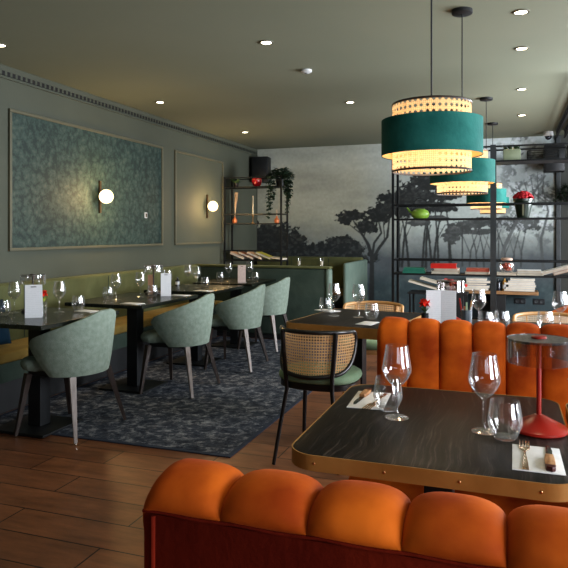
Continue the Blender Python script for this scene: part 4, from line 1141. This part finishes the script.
for (x0_, ln) in ((-.12,.52),(-.09,.40),(-.05,.26),(.13,.20),(.17,.36),(.20,.25),(.15,.45)):
    pts = [(x0_, -.16+.01*math.sin(j*1.3+x0_*20), .10-ln*j/10+(.03 if j == 0 else 0)) for j in range(11)]
    st.tube(pts, .002, 5)
    for p_ in pts:
        for q in range(5): a = random.uniform(0,2*PI); l.leaf(p_, (math.cos(a), math.sin(a)*.6, random.uniform(-.9,.1)), .055, .045)
st.build('stems', MT['leaf_dark'], r); l.build('foliage', MT['leaf_dark'], r, smooth=False)
r = thing('potted_plant', 'small sparse plant in a copper pot at the left of the top corner shelf', 'potted plant', (-3.66,8.33,Z3))
MB().lathe([(.001,.0005),(.032,.0005),(.042,.06),(.038,.06),(.001,.05)], 18).build('pot', MT['leg'], r)
l = MB()
for k in range(40):
    a = random.uniform(0,2*PI); l.leaf((.02*math.cos(a), .02*math.sin(a), .06), (math.cos(a)*.8, math.sin(a)*.8, random.uniform(.3,1.4)), random.uniform(.05,.10), .018)
l.build('foliage', MT['leaf'], r, smooth=False)
for k, (w_, h_, tl_, c_, lab) in enumerate(((.22,.036,.36,'blush','blush magazine at the top left of the fan on the corner shelf'),(.24,.034,.36,'brown','brown magazine fanned second from left on the corner shelf'),(.24,.032,.36,'blush','blush magazine fanned in the middle of the corner shelf'),(.24,.034,.36,'olive','yellow-olive magazine fanned on the corner shelf'),(.20,.022,.10,'cream','cream magazine at the right end of the corner shelf fan'))):
    book(-3.62+.132*k+(.075 if k == 4 else 0), 8.33, Z1+.006+w_/2*math.sin(tl_), w_, .17, h_, 0, c_, lab, tilt=tl_, name='magazine')

# ------------------------------------------------------------------ things against the back wall
def speaker(x, y, z, rz, label, w_=.30, h_=.40, d_=.22):
    r = thing('wall_speaker', label, 'speaker', (x,y,z), rz)
    MB().box(-w_/2,w_/2,-d_/2,d_/2,0,h_,.012).build('cabinet', MT['black'], r)
    MB().box(-w_/2+.015,w_/2-.015,-d_/2-.008,-d_/2-.0005,.015,h_-.015,.004).build('grille', MT['iron'], r)
    MB().box(-.03,.03,d_/2+.0005,d_/2+.10,h_/2-.03,h_/2+.03).build('bracket', MT['iron'], r, smooth=False)
speaker(-3.68, 9.36, 2.10, math.radians(8), 'black wall speaker in the back left ceiling corner', .27, .40)
speaker(.60, 9.36, 2.13, 0, 'black wall speaker at the right beyond the mural edge', .26, .36)
r = thing('wall_pipe', 'horizontal grey metal pipe running along the back wall at right', 'pipe', (.9,9.46,2.30))
MB().tube([(-1.05,0,0),(1.6,0,0)], .030, 16).build('pipe', MT['pipe'], r)
for x in (-.9, .1, 1.1): MB().box(x-.015,x+.015,.0,.13,-.035,.035).build('bracket', MT['iron'], r, smooth=False)
r = thing('security_camera', 'white dome camera hanging at the ceiling near the back right corner', 'camera', (.52,9.20,HC))
MB().lathe([(.001,-.0005),(.06,-.0005),(.066,-.03),(.066,-.055),(.05,-.062),(.001,-.062)], 24).build('housing', MT['white'], r)
MB().sphere((0,0,-.066), .045, seg=18).build('dome', MT['dark_glass'], r)
r = thing('ceiling_track', 'black lattice track on the ceiling at the right edge', 'track', (.66,7.2,HC-.10))
tb = MB()
for x in (-.05,.05):
    for z in (.0,.085): tb.box(x-.008,x+.008,-1.3,1.9,z-.008,z+.008)
tb.build('rails', MT['black'], r, smooth=False)
tb = MB()
for k in range(16):
    y0 = -1.3+k*.2
    for x in (-.05,.05): tb.tube([(x,y0,.0),(x,y0+.1,.085),(x,y0+.2,.0)], .005, 6)
tb.build('lattice', MT['black'], r)
hg = MB()
for y_ in (-1.0, .3, 1.6): hg.box(-.01,.01,y_-.01,y_+.01,.085,.0995)
hg.build('hangers', MT['black'], r, smooth=False)
# low oak shelf against wall with things on it
r = thing('low_oak_shelf', 'low oak shelf board with pale end grain against the mural', 'shelf', (-.10,9.38,0))
MB().box(-.62,.49,-.16,.16,.455,.50,.003).build('board', MT['oak'], r, smooth=False); MB().box(.4905,.498,-.16,.16,.456,.499).build('end_grain', MT['light_wood'], r, smooth=False)
for x in (-.58, -.02, ): MB().box(x-.10,x+.10,-.12,.14,.10,.4545,.004).build('support_box', MT['black'], r, smooth=False)
for x in (-.58, -.02, ): MB().box(x-.08,x+.08,-.10,.10,0,.0995).build('foot', MT['black'], r, smooth=False)
for i, (x, z, w_, h_, c_, lab) in enumerate(((.16,.5005,.40,.030,'grey','bottom grey book at right on the low oak shelf'),(.17,.531,.38,.026,'white','second white book at right on the low oak shelf'),(.19,.558,.36,.03,'grey','third grey book at right on the low oak shelf'),(.16,.589,.40,.026,'white','fourth white book at right on the low oak shelf'),(.18,.616,.34,.028,'grey','fifth grey book at right on the low oak shelf'),(.20,.645,.32,.026,'white','topmost pale book at right on the low oak shelf'),
   (-.42,.5005,.34,.03,'white','bottom white book at left on the low oak shelf'),(-.40,.531,.33,.035,'grey','grey book second from bottom at left on the low oak shelf'),(-.42,.567,.30,.03,'dark','dark book in the left pile on the low oak shelf'),(-.38,.598,.33,.035,'grey','grey book fourth in the left pile on the low oak shelf'),(-.41,.634,.28,.03,'white','topmost white book of the left pile on the low oak shelf'))):
    book(x, 9.38, z, w_, .22, h_, random.uniform(-.05,.05), c_, lab)
bottle((-.115,9.33), 'black squat bottle on the low oak shelf behind the divider', MT['dark_glass'], .17, .035, None, .5005)
bottle((-.035,9.33), 'amber bottle on the low oak shelf behind the divider', MT['amber'], .18, .03, MT['white'], .5005)
# slanted magazines rack in front of the mural (behind the double menu)
r = thing('magazine_table', 'low black side table below the slanted magazines behind the double menu', 'table', (-.86,8.6,0))
MB().box(-.38,.38,-.20,.20,.50,.52,.004).build('tabletop', MT['black'], r, smooth=False)
for sx in (-1,1):
    for sy in (-1,1): MB().box(sx*.35-.012,sx*.35+.012,sy*.17-.012,sy*.17+.012,0,.4995).build('leg', MT['iron'], r, smooth=False)
for x, z, w_, tl_, c_, lab in ((-1.00,.0,.50,.26,'cream','long cream magazine slanting down to the right behind the double menu'),(-.86,.045,.48,.26,'cream','upper cream magazine slanting right behind the double menu'),(-.64,.075,.30,.26,'red','red magazine lying uppermost behind the double menu')):
    book(x, 8.6+(.02 if c_ == 'red' else 0), .524+z+w_/2*math.sin(abs(tl_)), w_, .24 if c_ == 'cream' else .16, .022, 0, c_, lab, tilt=tl_, name='magazine')
def socket(x, label):
    r = thing('wall_socket', label, 'socket', (x,YB-.0045,.335))
    MB().box(-.075,.075,-.012,-.0005,-.04,.04,.004).build('plate', MT['screen'], r, smooth=False)
    for s_ in (-1,1): MB().lathe([(.026,0),(.022,.003),(.001,-.0)], 20).build('outlet', MT['iron_grey'], r, loc=(s_*.036,-.0125,0)).rotation_euler = (PI/2,0,0)
socket(.17, 'black double wall socket nearer the oak shelf'); socket(.42, 'black double wall socket at right by the mural edge')
# hanging plant at the right edge
r = thing('hanging_plant', 'dark leafy plant hanging at the right edge of the back wall', 'potted plant', (.80,9.35,1.72))
MB().lathe([(.001,0),(.07,0),(.09,.12),(.085,.12),(.001,.1)], 20).build('pot', MT['black'], r)
MB().tube([(0,0,.10),(0,0,HC-1.72-.001)], .003, 6).build('cord', MT['iron'], r)
l = MB()
for k in range(230):
    a = random.uniform(0,2*PI); q = random.uniform(0,1)**.5; l.leaf((.22*q*math.cos(a), .16*q*math.sin(a), .13+.12*(1-q*q)-.2*q*random.random()), (math.cos(a), math.sin(a), random.uniform(-.8,.5)), .065, .045)
l.build('foliage', MT['leaf_dark'], r, smooth=False)

# ------------------------------------------------------------------ light
for i, (a, b) in enumerate(wins):
    lamp('window_daylight', 'AREA', (XR+.14, (a+b)/2, 1.5), (165, 150, 450)[i], (.96,.98,1.0), b-a-.1, (0, PI/2, 0), 1.65).data
wd = bpy.data.worlds.new('overcast'); sc.world = wd; wd.use_nodes = True
bg = wd.node_tree.nodes['Background']; bg.inputs[0].default_value = (.62,.75,.9,1); bg.inputs[1].default_value = 1.0

lamp('window_daylight', 'AREA', (1.3, YF-.14, 1.85), 14, (.93,.97,1.0), 2.0, (PI/2, 0, 0), 1.0)
# ------------------------------------------------------------------ camera
cd = bpy.data.cameras.new('camera'); cd.sensor_width = 36; cd.lens = 36*634/568; cd.shift_y = -(284-233)/568
cd.clip_start = .05
cam = bpy.data.objects.new('camera', cd); C.objects.link(cam)
cam.location = (0,0,1.30); cam.rotation_euler = (PI/2, 0, math.radians(19.4))
sc.camera = cam
sc.view_settings.view_transform = 'Standard'; sc.view_settings.exposure = .30
try: sc.view_settings.look = 'Medium High Contrast'
except Exception: pass
print('LOOK', sc.view_settings.look)
try: sc.cycles.use_denoising = True
except Exception: pass
